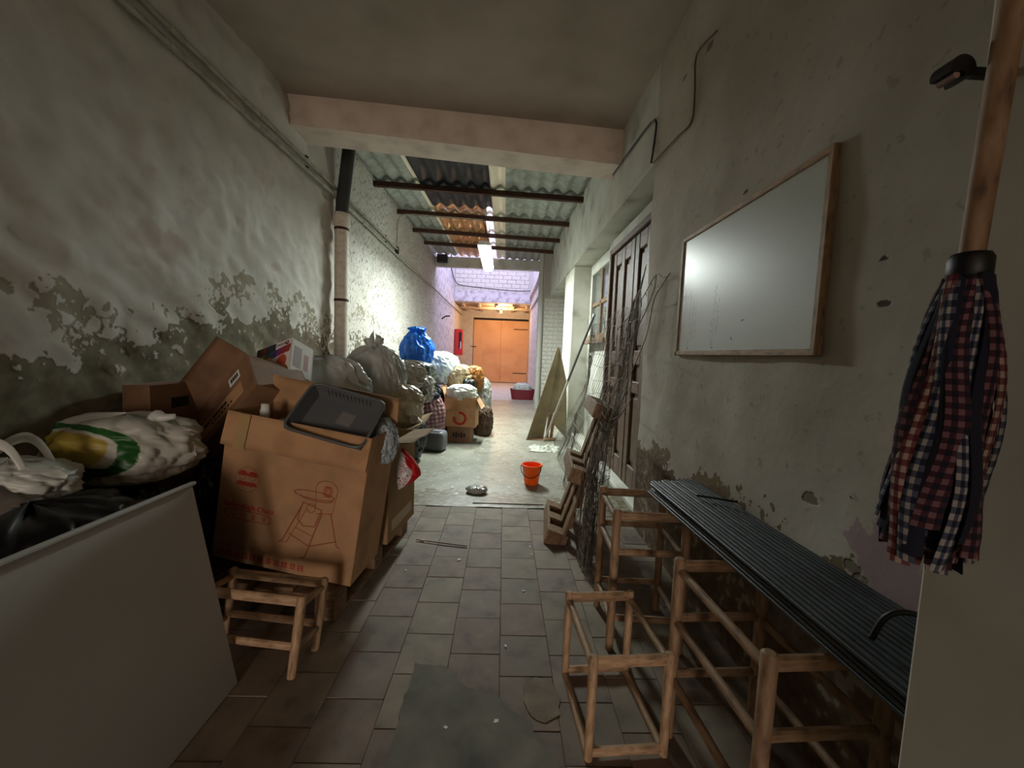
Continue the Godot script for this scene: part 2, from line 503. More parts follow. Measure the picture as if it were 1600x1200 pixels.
# ------------------------------------------------------------------ the scene
func _ready() -> void:
	rng.seed = 7
	var cam := Camera3D.new()
	cam.name = "camera"
	add_child(cam)
	cam.position = V(0, 1.15, 0)
	cam.rotation_degrees = V(-4.432, -1.313, 2.2)
	cam.fov = 90.0
	cam.near = 0.02
	cam.current = true
	var sky_mat := ProceduralSkyMaterial.new()                   # a pale overcast sky, seen only over the patio and through the roof sheets
	sky_mat.sky_top_color = Color(0.79, 0.77, 0.92)
	sky_mat.sky_horizon_color = Color(0.80, 0.80, 0.93)
	sky_mat.ground_bottom_color = Color(0.3, 0.3, 0.3)
	sky_mat.ground_horizon_color = Color(0.5, 0.5, 0.5)
	sky_mat.sky_energy_multiplier = 1.6
	var sky := Sky.new()
	sky.sky_material = sky_mat
	var env := Environment.new()
	env.background_mode = Environment.BG_SKY
	env.sky = sky
	env.tonemap_mode = Environment.TONE_MAPPER_LINEAR
	env.tonemap_exposure = 2.5
	env.sdfgi_enabled = true
	env.ssao_enabled = true
	env.ssil_enabled = true
	var we := WorldEnvironment.new()
	we.name = "surroundings"
	we.environment = env
	add_child(we)
	var daylight := AreaLight3D.new()                             # the street door stands open behind the camera
	daylight.name = "street_door_daylight"
	daylight.area_size = Vector2(1.05, 2.1)
	daylight.light_color = Color(1.0, 0.92, 0.84)
	daylight.light_energy = 7.0
	daylight.position = V(-0.55, 1.05, 7.16)
	daylight.area_range = 40
	daylight.shadow_enabled = true
	add_child(daylight)
	materials()
	shell()
	floor_()
	roof()
	openings()
	back_room()
	fittings()
	left_heap()
	right_side()
	small_bits()

# ------------------------------------------------------------------ the setting
func relief(z: float, y: float) -> float:
	var w := n_lo.get_noise_2d(z * 1.3, y * 1.3) * 0.026 + n_mid.get_noise_2d(z * 1.1 + y * 0.8, y * 1.6 - z * 0.5) * 0.022 + n_mid.get_noise_2d(z * 2.3 + y * 1.8, y * 2.6 - z * 1.3) * 0.012
	return w * (1.0 if z > -3.9 else 0.5)

func shell() -> void:
	var s := T()
	sheet(s, 300, 90, func(u, v): return V(XL + relief(1.4 - 10.8 * u, 3.4 * (1 - v)), 3.4 * (1 - v), 1.4 - 10.8 * u))
	box(s, V(0.3, 3.4, 10.8), at(V(XL - 0.18, 1.7, -4.0)))
	struct("wall_left", s, M.wall_left)
	s = T()
	sheet(s, 42, 62, func(u, v):
		var z: float = -0.5 - 2.06 * u
		var y: float = 3.1 * (1 - v)
		return V(XR - n_lo.get_noise_2d(z * 1.3 + 30, y * 1.3) * 0.012 - n_mid.get_noise_2d(z + 30, y) * 0.005 * (1.0 if u < 0.95 else 0.0), y, z), true)
	box(s, V(0.5, 3.1, 2.04), at(V(XR + 0.265, 1.55, -1.53)))
	struct("wall_right", s, M.wall_right)
	struct("wall_right", slab(0.645, 1.6, 0, 3.1, -0.555, 1.45, 0.012), M.pier)                 # the pier the mop hangs on
	struct("wall_right", slab(0.645, 1.6, 0, 3.1, 1.45, 7.3), M.back)
	struct("wall_left", slab(XL - 0.3, XL, 0, 3.1, 1.4, 7.3), M.back)
	struct("wall_front", slab(-2.0, -1.1, 0, 3.1, 7.2, 7.4), M.back)                             # the street wall with its open doorway
	struct("wall_front", slab(0.0, 1.6, 0, 3.1, 7.2, 7.4), M.back)
	struct("wall_front", slab(-1.1, 0.0, 2.12, 3.1, 7.2, 7.4), M.back)
	struct("floor", slab(-2.0, 1.6, -0.25, 0.0, 1.5, 7.4), M.base)
	struct("floor", slab(-6, 6, -0.4, -0.05, 7.4, 12.0), M.base)
	struct("wall_front", slab(0.36, 0.66, 0, 3.1, 0.75, 0.90), M.back)                           # the inner doorway the photographer stands in
	struct("wall_front", slab(-1.75, -1.36, 0, 3.1, 0.75, 0.90), M.back)
	struct("wall_front", slab(-1.36, 0.36, 2.36, 3.1, 0.75, 0.90), M.back)
	struct("ceiling", slab(-2.0, 1.5, YC, YC + 0.3, -3.4, 7.4), M.ceiling)
	s = T()                                                                                      # the concrete beam, running a little askew
	s.set_smooth_group(-1)
	var p := [V(XL - 0.05, 2.84, -3.11), V(0.98, 2.775, -3.36), V(0.98, 2.785, -3.66), V(XL - 0.05, 2.845, -3.41)]
	var q := [V(XL - 0.05, 3.3, -3.11), V(0.98, 3.3, -3.36), V(0.98, 3.3, -3.66), V(XL - 0.05, 3.3, -3.41)]
	for i in 4:
		var j := (i + 1) % 4
		quad(s, p[i], q[i], q[j], p[j])
	quad(s, p[0], p[1], p[2], p[3])
	quad(s, q[3], q[2], q[1], q[0])
	struct("beam", s, M.beam)
	# right side of the second bay: lintel, recess with window and door, pier, second recess
	struct("wall_right", slab(XR, 1.6, 2.56, 3.6, -8.3, -2.56), M.white)
	struct("trim", slab(XR - 0.012, 1.6, 2.42, 2.56, -8.32, -2.56, 0.012), M.white)
	struct("wall_right", slab(XR, 1.6, 0, 2.42, -6.2, -5.47, 0.012), M.white)
	struct("wall_right", slab(1.18, 1.6, 0, 2.42, -4.16, -2.5), M.white)
	struct("wall_right", slab(1.18, 1.5, 0, 1.38, -5.5, -4.16), M.white)
	struct("wall_right", slab(1.18, 1.5, 2.30, 2.42, -5.5, -4.16), M.white)
	struct("wall_right", slab(1.18, 1.5, 1.38, 2.30, -5.5, -5.18), M.white)
	struct("wall_right", slab(1.95, 2.1, 0.9, 2.7, -5.6, -4.0), M.back)                          # the dim room behind the window
	struct("wall_right", slab(1.5, 2.1, 0.9, 2.7, -4.16, -4.0), M.back)
	struct("wall_right", slab(1.5, 2.1, 0.9, 2.7, -5.6, -5.4), M.back)
	struct("ceiling", slab(1.5, 2.1, 2.56, 2.7, -5.6, -4.0), M.back)
	struct("floor", slab(1.5, 2.1, 0.8, 0.95, -5.6, -4.0), M.back)
	struct("wall_right", slab(1.45, 1.7, 0, 2.42, -8.3, -6.2), M.white)
	struct("trim", slab(1.0, 1.18, 0, 0.05, -5.47, -2.56, 0.01), M.white)                        # the worn step along the recess
	# patio
	struct("wall_left", slab(XL - 0.3, XL, 0, 5.2, -13.2, -9.4), M.patio)
	struct("wall_left", slab(XL - 0.3, XL, 0, 3.2, -15.6, -13.2), M.back)
	struct("wall_right", slab(0.84, 1.4, 0, 5.2, -13.2, -8.6), M.patio)
	struct("trim", slab(0.76, 0.84, 3.02, 3.12, -12.9, -9.4, 0.01), M.patio)
	struct("trim", slab(0.79, 0.84, 2.62, 2.74, -12.9, -9.4, 0.01), M.patio)
	var jamb := struct("wall_right", slab(0.80, 1.6, 0, 3.6, -8.6, -8.3), M.mortar)
	bricks(jamb, V(0.80, 0.0, -8.3), 0.64, 2.42, 0.215, 0.088, 5)
	var up := struct("wall_back", slab(XL, 0.9, 3.2, 5.2, -13.3, -13.0), M.mortar)
	bricks(up, V(XL, 3.2, -13.0), 2.56, 2.0, 0.29, 0.135, 9)
	struct("trim", slab(XL, 0.9, 2.84, 3.2, -13.3, -12.93, 0.01), M.patio)

func bricks(wall: Node, corner: Vector3, width: float, height: float, bw: float, bh: float, seed_: int) -> void:   # painted bricks standing proud of their joints, on a face that looks towards +z
	var g := RandomNumberGenerator.new()
	g.seed = seed_
	var full := done(bx(V(bw - 0.012, bh - 0.012, 0.03), 0.006))
	var half := done(bx(V(bw / 2 - 0.012, bh - 0.012, 0.03), 0.006))
	var rows := int(height / bh)
	for r in rows:
		var x := 0.0
		var first := true
		while x < width - bw * 0.4:
			var w := bw / 2 if (first and r % 2 == 1) or x + bw > width else bw
			put("brick", full if w == bw else half, M.brick, wall, at(corner + V(x + w / 2, (r + 0.5) * bh, -0.006 + g.randf_range(0, 0.007)), g.randf_range(-1, 1), 0, g.randf_range(-0.5, 0.5)))
			x += w
			first = false

func floor_() -> void:
	var base := struct("floor", slab(XL - 0.05, 1.6, -0.25, -0.0035, -2.9, 1.5), M.base)
	var tile := []
	for i in 3: tile.append(done(bx(V(0.1886, 0.02, 0.1984), 0.0016)))
	var row := 0
	for c in 14:
		var x := XL + 0.035 + 0.19 * c + 0.095
		for r in 21:
			var z := -2.89 + 0.2 * r + (0.1 if c % 2 == 0 else 0.0) + 0.1
			if r == 20 and c % 2 == 0: continue
			put("tile", tile[(r + c) % 3], M.tiles[rng.randi() % 6], base, at(V(x, -0.010 + rng.randf_range(-0.0016, 0.0012), z), rng.randf_range(-0.7, 0.7), rng.randf_range(-0.4, 0.4), rng.randf_range(-0.4, 0.4)))
	var s := T()
	sheet(s, 48, 100, func(u, v):
		var x: float = XL + 2.95 * u
		var z: float = -2.80 - 6.7 * v
		return V(x, 0.002 + n_mid.get_noise_2d(x, z) * 0.006, z))
	box(s, V(2.95, 0.2, 6.6), at(V(XL + 1.475, -0.115, -6.2)))
	struct("floor", s, M.floor)
	struct("floor", slab(XL, 1.2, -0.2, 0.0, -15.6, -9.45), M.back)
	# cement smeared over the tiles in the foreground
	s = T()
	prism(s, ragged([Vector2(-0.289, 1.338), Vector2(-0.165, 1.321), Vector2(-0.116, 1.261), Vector2(-0.037, 1.217), Vector2(0.036, 1.196), Vector2(0.073, 1.146), Vector2(0.127, 1.122), Vector2(0.143, 1.047), Vector2(0.198, 0.986), Vector2(0.2, 0.8), Vector2(-0.285, 0.8), Vector2(-0.289, 1.092)], 0.012, 3), 0.005, at(V(0, 0.001, 0), 0, -90))
	obj("cement_patch", s, M.cement_patch, base)
	s = T()
	prism(s, ragged([Vector2(0.112, 1.266), Vector2(0.154, 1.285), Vector2(0.204, 1.268), Vector2(0.229, 1.2), Vector2(0.221, 1.143), Vector2(0.172, 1.118), Vector2(0.128, 1.137), Vector2(0.108, 1.187)], 0.010, 4), 0.006, at(V(0, 0.001, 0), 0, -90))
	obj("cement_patch", s, M.cement_lump, base)

func ragged(pts: Array, amp: float, seed_: int) -> PackedVector2Array:
	var g := RandomNumberGenerator.new()
	g.seed = seed_
	var out := PackedVector2Array()
	for i in pts.size():
		var a: Vector2 = pts[i]
		var b: Vector2 = pts[(i + 1) % pts.size()]
		var n := maxi(1, int((b - a).length() / 0.022))
		for k in n: out.append(a.lerp(b, float(k) / n) + Vector2(g.randf_range(-amp, amp), g.randf_range(-amp, amp)) * (0.6 if k else 0.3))
	return out

func roof_y(z: float, x := -0.36) -> float:           # the sheets rise towards the patio and fall towards the right wall
	return 3.02 + 0.045 * (-z) - 0.029 * (x - XL)

func corrugated(called: String, x0: float, x1: float, z0: float, z1: float, lift: float, m: Material, parent: Node) -> void:
	var pitch := 0.177
	var amp := 0.024
	var n := maxi(4, int((x1 - x0) / pitch * 10))
	var f := func(u: float, v: float, t: float):
		var x := lerpf(x0, x1, u)
		var z := lerpf(z0, z1, v)
		return V(x, roof_y(z, x) + lift + amp + amp * cos(TAU * (x - XL) / pitch) + t + lerpf(0.0, 0.012, v), z)
	var s := T()
	sheet(s, n, 3, func(u, v): return f.call(u, v, 0.0), true)
	sheet(s, n, 3, func(u, v): return f.call(u, v, 0.007))
	for v in [0.0, 1.0]:
		sheet(s, n, 1, func(u, t): return f.call(u, v, t * 0.007), v == 1.0)
	obj(called, s, m, parent)

func roof() -> void:
	var holder := Node3D.new()
	holder.name = numbered("ceiling")
	add_child(holder)
	holder.set_meta("kind", "structure")
	var rows := [[-3.35, -5.12], [-4.98, -6.2], [-6.05, -7.22], [-7.07, -8.15], [-8.0, -9.45]]
	for i in rows.size():
		var z0: float = rows[i][0]
		var z1: float = rows[i][1]
		corrugated("roof_sheet", -1.78, -1.21, z0, z1, 0.0, M.asbestos, holder)
		corrugated("roof_sheet", -0.06, 0.96, z0, z1, 0.0, M.asbestos, holder)
		corrugated("clear_sheet", -1.23, -1.12, z0, z1, 0.009, M.clear_sheet, holder)
		corrugated("clear_sheet", -0.26, -0.04, z0, z1, 0.009, M.clear_sheet, holder)
		if i < 2: corrugated("dark_sheet", -1.15, -0.25, z0, z1 if i == 0 else z1 + 0.35, 0.002, M.dark_sheet, holder)
		if i == 1: corrugated("amber_sheet", -1.15, -0.35, z1 + 0.5, z1, 0.018, M.amber_sheet, holder)
		if i >= 2: corrugated("amber_sheet", -1.15, -0.38, z0, z1, 0.002, M.amber_sheet, holder)
		if i >= 1: corrugated("pale_sheet", -0.42, -0.24, z0 if i > 1 else z1 + 0.5, z1, 0.020, M.bright_sheet, holder)
	for z in [-5.0, -6.08, -7.1, -8.04]:
		var s := T()
		box(s, V(2.72, 0.06, 0.008), at(V(0, -0.032, 0)), 0.002)
		box(s, V(2.72, 0.008, 0.06), at(V(0, -0.004, -0.03)), 0.002)
		box(s, V(2.72, 0.008, 0.05), at(V(0, -0.06, -0.025)), 0.002)
		obj("purlin", s, M.rust, holder, at(V(-0.38, roof_y(z), z), 0, 0, -1.66))
	obj("eaves_beam", slab(XL, 0.9, 3.17, 3.40, -9.5, -9.35, 0.01), M.white, holder)
	obj("junction_box", slab(-1.66, -1.42, 3.24, 3.42, -9.34, -9.2, 0.01), M.iron, holder)

# ------------------------------------------------------------------ window and door in the recess
func openings() -> void:
	var w := Node3D.new()
	w.name = "window_1"
	w.set_meta("kind", "structure")
	add_child(w)
	var z0 := -5.18
	var z1 := -4.2
	obj("window_frame", slab(1.12, 1.22, 2.22, 2.32, z0, z1), M.white, w)
	obj("window_frame", slab(1.12, 1.22, 1.36, 1.44, z0, z1), M.wood_old, w)
	obj("window_frame", slab(1.12, 1.22, 1.44, 2.22, z0, z0 + 0.07), M.white, w)
	obj("window_frame", slab(1.12, 1.22, 1.44, 2.22, z1 - 0.07, z1), M.white, w)
	obj("muntin", slab(1.14, 1.19, 1.80, 1.85, z0 + 0.07, z1 - 0.07), M.wood_old, w)
	obj("muntin", slab(1.14, 1.19, 1.44, 2.22, -4.72, -4.67), M.wood_old, w)
	for py in [[1.44, 1.80], [1.85, 2.22]]:
		for pz in [[z0 + 0.07, -4.72], [-4.67, z1 - 0.07]]:
			obj("pane", slab(1.16, 1.165, py[0], py[1], pz[0], pz[1], 0.0), M.glass, w)
	obj("sill", slab(1.06, 1.2, 1.32, 1.37, z0 - 0.02, z1 + 0.02), M.wood_old, w)
	var d := Node3D.new()
	d.name = "door_1"
	d.set_meta("kind", "structure")
	add_child(d)
	obj("door_frame", slab(1.08, 1.19, 0, 2.34, -4.16, -4.07), M.white, d)
	obj("door_frame", slab(1.08, 1.19, 2.26, 2.36, -4.07, -2.62), M.white, d)
	obj("door_frame", slab(1.06, 1.12, 0.05, 2.26, -4.07, -4.01), M.wood_dark, d)
	obj("door_frame", slab(1.06, 1.12, 2.20, 2.26, -4.01, -2.66), M.wood_dark, d)
	for leaf in [[-4.0, -3.36], [-3.345, -2.7]]:
		var a: float = leaf[0]
		var b: float = leaf[1]
		var l := obj("door_leaf", slab(1.12, 1.15, 0.06, 2.2, a, b), M.door, d)
		for st in [[a, a + 0.10], [b - 0.10, b], [(a + b) / 2 - 0.05, (a + b) / 2 + 0.05]]:
			obj("stile", slab(1.09, 1.12, 0.06, 2.2, st[0], st[1], 0.008), M.door, l)
		for y in [[0.06, 0.24], [0.86, 0.96], [1.1, 1.22], [2.06, 2.2]]:
			for half in [[a + 0.10, (a + b) / 2 - 0.05], [(a + b) / 2 + 0.05, b - 0.10]]:
				obj("rail", slab(1.092, 1.12, y[0], y[1], half[0], half[1], 0.008), M.door, l)
		for y in [[0.28, 0.82], [1.26, 2.02]]:
			for half in [[a + 0.13, (a + b) / 2 - 0.08], [(a + b) / 2 + 0.08, b - 0.13]]:
				obj("raised_panel", slab(1.105, 1.12, y[0], y[1], half[0], half[1], 0.014), M.door, l)

# ------------------------------------------------------------------ the back room behind the patio
func back_room() -> void:
	var ceil := struct("ceiling", slab(XL, 1.0, 2.86, 3.05, -15.6, -13.3), M.cream)
	for x in [-1.5, -0.95, -0.3, 0.25, 0.75]: obj("joist", slab(x - 0.04, x + 0.04, 2.78, 2.86, -15.3, -13.3, 0.005), M.cream, ceil)
	obj("joist", slab(XL, 0.92, 2.74, 2.84, -14.2, -14.1, 0.005), M.cream, ceil)
	struct("wall_right", slab(0.92, 1.3, 0, 3.0, -15.6, -13.2), M.back)
	struct("wall_back", slab(XL - 0.2, -1.26, 0, 2.9, -15.6, -15.3), M.back)
	struct("wall_back", slab(-1.26, 0.95, 2.54, 2.9, -15.6, -15.3), M.back)
	var d := Node3D.new()
	d.name = "door_2"
	d.set_meta("kind", "structure")
	add_child(d)
	obj("door_leaf", slab(-1.24, -0.16, 0.02, 2.46, -15.4, -15.34, 0.004), M.orange, d)
	obj("door_leaf", slab(-0.155, 0.92, 0.02, 2.46, -15.4, -15.34, 0.004), M.orange, d)
	obj("lintel_gap", slab(-1.26, 0.95, 2.46, 2.54, -15.5, -15.4), M.iron, d)
	obj("strap_hinge", slab(0.35, 0.90, 2.12, 2.15, -15.34, -15.325, 0.003), M.iron, d)
	obj("strap_hinge", slab(0.35, 0.90, 0.38, 0.41, -15.34, -15.325, 0.003), M.iron, d)
	obj("door_handle", slab(-1.34, -1.12, 1.38, 1.41, -15.33, -15.28, 0.005), M.iron, d)
	struct("wall_back", slab(-1.3, 1.0, 0, 2.9, -15.6, -15.5), M.back)
	var b := thing("light_bulb", "bare glowing bulb hanging in front of the orange door", "bulb", at(V(-0.17, 2.63, -13.75)))
	var s := T()
	lathe(s, [Vector2(0.001, -0.05), Vector2(0.025, -0.045), Vector2(0.04, -0.02), Vector2(0.042, 0.0), Vector2(0.03, 0.03), Vector2(0.016, 0.05), Vector2(0.016, 0.06)], 16)
	obj("glass_globe", s, M.bulb, b)
	obj("holder", tb([V(0, 0.055, 0), V(0, 0.11, 0)], 0.02, 10), M.black, b)
	obj("flex", tb([V(0, 0.11, 0), V(0, 0.2, 0)], 0.004, 6), M.black, b)
	var o := OmniLight3D.new()
	o.name = "bulb_light"
	o.light_color = Color(1.0, 0.80, 0.58)
	o.light_energy = 0.85
	o.light_size = 0.045
	o.omni_range = 20
	o.omni_attenuation = 2
	o.shadow_enabled = true
	b.add_child(o)

func fittings() -> void:
	# twin-tube fitting hung from the purlins
	var f := thing("fluorescent_fitting", "glowing white fluorescent fitting hanging under the corrugated roof", "lamp", at(V(-0.297, 2.48, -5.51)))
	var s := T()
	s.set_smooth_group(-1)
	prism(s, PackedVector2Array([Vector2(-0.083, 0.0), Vector2(0.083, 0.0), Vector2(0.062, 0.05), Vector2(-0.062, 0.05)]), 1.28)
	obj("housing", s, M.lamp_body, f)
	s = T()
	prism(s, PackedVector2Array([Vector2(-0.079, -0.001), Vector2(0.079, -0.001), Vector2(0.064, -0.040), Vector2(0.034, -0.052), Vector2(-0.034, -0.052), Vector2(-0.064, -0.040)]), 1.26)
	obj("diffuser", s, M.lamp_glow, f)
	for z in [-0.5, 0.5]:
		obj("hanging_wire", tb([V(0, 0.05, z), V(0, roof_y(z - 5.51) - 2.49, z - 0.02)], 0.003, 5), M.iron, f)
	obj("supply_cable", tb(smooth([V(0, 0.045, -0.3), V(0.03, 0.2, -0.36), V(-0.02, 0.42, -0.46), V(-0.1, 0.69, -0.55)]), 0.006, 6), M.black, f)
	var a := AreaLight3D.new()
	a.name = "tube_light"
	a.area_size = Vector2(0.15, 1.24)
	a.light_color = Color(0.96, 1.0, 0.98)
	a.light_energy = 6.2
	a.position = V(0, -0.056, 0)
	a.rotation_degrees = V(-90, 0, 0)
	a.area_range = 30
	a.shadow_enabled = true
	f.add_child(a)


# ------------------------------------------------------------------ builders used for many things
# a filled plastic bag, base at y = 0: half widths rx, rz, height h; neck > 0 gathers the top into a tied tuft
func bag_mesh(rx: float, h: float, rz: float, seed_: int, wr := 0.06, neck := 0.0, sag := 0.0) -> ArrayMesh:
	var n1 := noise(seed_, 1.0, 3)
	var n2 := noise(seed_ + 50, 2.6, 3)
	var n3 := noise(seed_ + 90, 2.2, 2)
	var s := T()
	var f := func(u: float, v: float):
		var a := TAU * u
		var t := v
		var cy := -cos(PI * t)
		var r := pow(sin(PI * t), 0.62)
		var y := 0.5 + 0.5 * signf(cy) * pow(absf(cy), 0.78)
		var dir := V(cos(a), cy * 0.8, sin(a))
		if neck > 0.0:
			if t > 0.5:
				var k := (t - 0.5) / 0.5
				var body := 1.0
				if k < 0.66:
					var kk := k / 0.66
					r = lerpf(body, neck, pow(kk, 1.35))
					y = 0.5 + 0.40 * sin(kk * PI / 2)
				else:
					var kk2 := (k - 0.66) / 0.34
					r = neck * (1.0 + 0.75 * pow(kk2, 0.8)) * (1.0 if kk2 < 0.9 else 0.3)
					y = 0.90 + 0.10 * kk2 * (1.0 + 0.5 * cos(a * 3.0 + 1.0) + 0.4 * cos(a * 5.0))
				r *= 1.0 + 0.22 * cos(a * 8.0 + sin(a * 2.0 + seed_) * 2.5) * smoothstep(0.25, 0.9, k)
		var lump := n1.get_noise_3d(dir.x * 1.1, dir.y * 1.1, dir.z * 1.1) * 0.22
		var ridge := 1.0 - absf(n2.get_noise_3d(dir.x * 1.2 + 3.0, dir.y * 0.9, dir.z * 1.2)) * 3.0
		var crease := absf(n3.get_noise_3d(dir.x * 1.0, dir.y * 1.7, dir.z * 1.0)) * 1.6
		var d := 1.0 + lump + wr * clampf(ridge, -0.6, 1.0) - wr * 0.8 * clampf(0.35 - crease, 0.0, 0.35) / 0.35
		var p := V(cos(a) * r * rx * d, y * h * (1.0 + lump * 0.4 * t), sin(a) * r * rz * d)
		if y < 0.16: p.y = maxf(0.0, (y - 0.05) * h)
		if sag > 0.0: p.x += sag * t * t
		return p
	sheet(s, 84, 60, f, true)
	return done(s)

func bag(called: String, label: String, where: Transform3D, rx: float, h: float, rz: float, seed_: int, m: Material, wr := 0.06, neck := 0.0, sag := 0.0, group := "") -> Node3D:
	var o := put(called, bag_mesh(rx, h, rz, seed_, wr, neck, sag), m, null, where)
	tag(o, label, "bag", group)
	return o

func plastic(c: Color, rough := 0.35, clear := 0.0) -> StandardMaterial3D:
	var m := mat(c, rough)
	if clear > 0.0:
		m.backlight_enabled = true
		m.backlight = c * clear
	return m

# an open or closed carton: origin at the middle of its base, x across, y up, +z the front
func carton(called: String, label: String, where: Transform3D, w: float, h: float, d: float, m: Material, flaps := {}, fl := 0.2) -> Node3D:
	var o := thing(called, label, "box", where)
	var t := 0.006
	obj("front_panel", bx(V(w, h, t), 0.002, at(V(0, h / 2, d / 2 - t / 2))), m, o)
	obj("back_panel", bx(V(w, h, t), 0.002, at(V(0, h / 2, -d / 2 + t / 2))), m, o)
	obj("side_panel", bx(V(t, h, d - 2 * t), 0.002, at(V(-w / 2 + t / 2, h / 2, 0))), m, o)
	obj("side_panel", bx(V(t, h, d - 2 * t), 0.002, at(V(w / 2 - t / 2, h / 2, 0))), m, o)
	obj("bottom_panel", bx(V(w - 2 * t, t, d - 2 * t), 0.002, at(V(0, t / 2, 0))), m, o)
	for k in flaps:                                   # angle from upright, outwards
		var ang: float = flaps[k]
		var along := w if k in ["front", "back"] else d - 0.02
		var yaw: float = {"front": 0.0, "right": 90.0, "back": 180.0, "left": -90.0}[k]
		var reach := d / 2 if k in ["front", "back"] else w / 2
		var hinge := Transform3D(Basis(Vector3.UP, deg_to_rad(yaw)), Vector3.ZERO) * at(V(0, h + 0.001, reach - 0.001), 0, ang)
		var s := T()
		sheet(s, 10, 5, func(u, v): return V((u - 0.5) * along, v * fl, 0.003 + sin(u * 9.0 + along * 7.0) * 0.004 * v))
		sheet(s, 10, 5, func(u, v): return V((u - 0.5) * along, v * fl, -0.002 + sin(u * 9.0 + along * 7.0) * 0.004 * v), true)
		for e in [0.0, 1.0]: sheet(s, 10, 1, func(u, v): return V((u - 0.5) * along, e * fl, -0.002 + 0.005 * v + sin(u * 9.0 + along * 7.0) * 0.004 * e), e == 0.0)
		obj("flap", s, m, o, hinge)
	return o

func text(words: String, size: float, m: Material, parent: Node, where: Transform3D, bold := true) -> MeshInstance3D:
	var t := TextMesh.new()
	var f := SystemFont.new()
	f.font_names = PackedStringArray(["Droid Sans"])
	if bold: f.font_weight = 700
	t.font = f
	t.text = words
	t.font_size = 24
	t.pixel_size = size / 24.0
	t.depth = 0.0006
	return put("lettering", t, m, parent, where)

# a bare stool frame: four round legs, flat rails at the given heights
func stool(label: String, where: Transform3D, w: float, h: float, d: float, rails: Array, r := 0.017, m: Material = null) -> Node3D:
	if m == null: m = M.wood
	var o := thing("stool_frame", label, "stool", where, "seatless wooden stool frames")
	for x in [-w / 2, w / 2]:
		for z in [-d / 2, d / 2]:
			var s := T()
			tube(s, [V(x, 0, z), V(x, h - 0.006, z), V(x, h, z)], [r * 0.92, r, r * 0.6], 12)
			obj("leg", s, m, o)
	for y in rails:
		for z in [-d / 2, d / 2]: obj("rail", bx(V(w, 0.026 if y < h - 0.1 else 0.034, 0.017), 0.005, at(V(0, y, z))), m, o)
		for x in [-w / 2, w / 2]: obj("rail", tb([V(x, y - 0.012, -d / 2), V(x, y - 0.012, d / 2)], 0.012, 10), m, o)
	return o

# a pallet lying flat, boards along z: origin at the middle of its base
func pallet(label: String, where: Transform3D, w: float, d: float, decks: int, m: Material) -> Node3D:
	var o := thing("pallet", label, "pallet", where, "wooden pallets")
	for x in [-w / 2 + 0.045, 0.0, w / 2 - 0.045]:
		obj("bottom_board", bx(V(0.09, 0.016, d), 0.003, at(V(x, 0.008, 0))), m, o)
		for z in [-d / 2 + 0.05, 0.0, d / 2 - 0.05]: obj("block", bx(V(0.09, 0.08, 0.10), 0.003, at(V(x, 0.056, z))), m, o)
	for z in [-d / 2 + 0.05, 0.0, d / 2 - 0.05]: obj("stringer_board", bx(V(w, 0.016, 0.10), 0.003, at(V(0, 0.104, z))), m, o)
	for i in decks:
		var x := lerpf(-w / 2 + 0.045, w / 2 - 0.045, float(i) / (decks - 1))
		obj("deck_board", bx(V(0.088, 0.017, d), 0.003, at(V(x, 0.1205, 0))), m, o)
	return o

# ------------------------------------------------------------------ flat print
func dot_line(im: Image, pts: Array, c: Color, w := 2) -> void:       # points in 0..1 of the picture
	var sx := im.get_width()
	var sy := im.get_height()
	for i in pts.size() - 1:
		var a := Vector2(pts[i].x * sx, pts[i].y * sy)
		var b := Vector2(pts[i + 1].x * sx, pts[i + 1].y * sy)
		var n := maxi(1, int((b - a).length()))
		for k in n + 1:
			var p := a.lerp(b, float(k) / n)
			im.fill_rect(Rect2i(int(p.x - w / 2.0), int(p.y - w / 2.0), w, w), c)

func arc(c: Vector2, rx: float, ry: float, a0 := 0.0, a1 := TAU, n := 40) -> Array:
	var out := []
	for i in n + 1:
		var a := lerpf(a0, a1, float(i) / n)
		out.append(c + Vector2(cos(a) * rx, sin(a) * ry))
	return out

func glyph(im: Image, g: RandomNumberGenerator, o: Vector2, w: float, h: float, c: Color, t := 2) -> void:   # a squarish character, too worn to read
	for k in 3: dot_line(im, [o + Vector2(0.05 * w, h * (0.12 + 0.36 * k + g.randf() * 0.08)), o + Vector2(w * 0.92, h * (0.12 + 0.36 * k + g.randf() * 0.08))], c, t)
	for k in 2:
		var x := w * (0.25 + 0.45 * k + g.randf_range(-0.1, 0.1))
		dot_line(im, [o + Vector2(x, 0.05 * h), o + Vector2(x + g.randf_range(-0.2, 0.2) * w, 0.95 * h)], c, t)

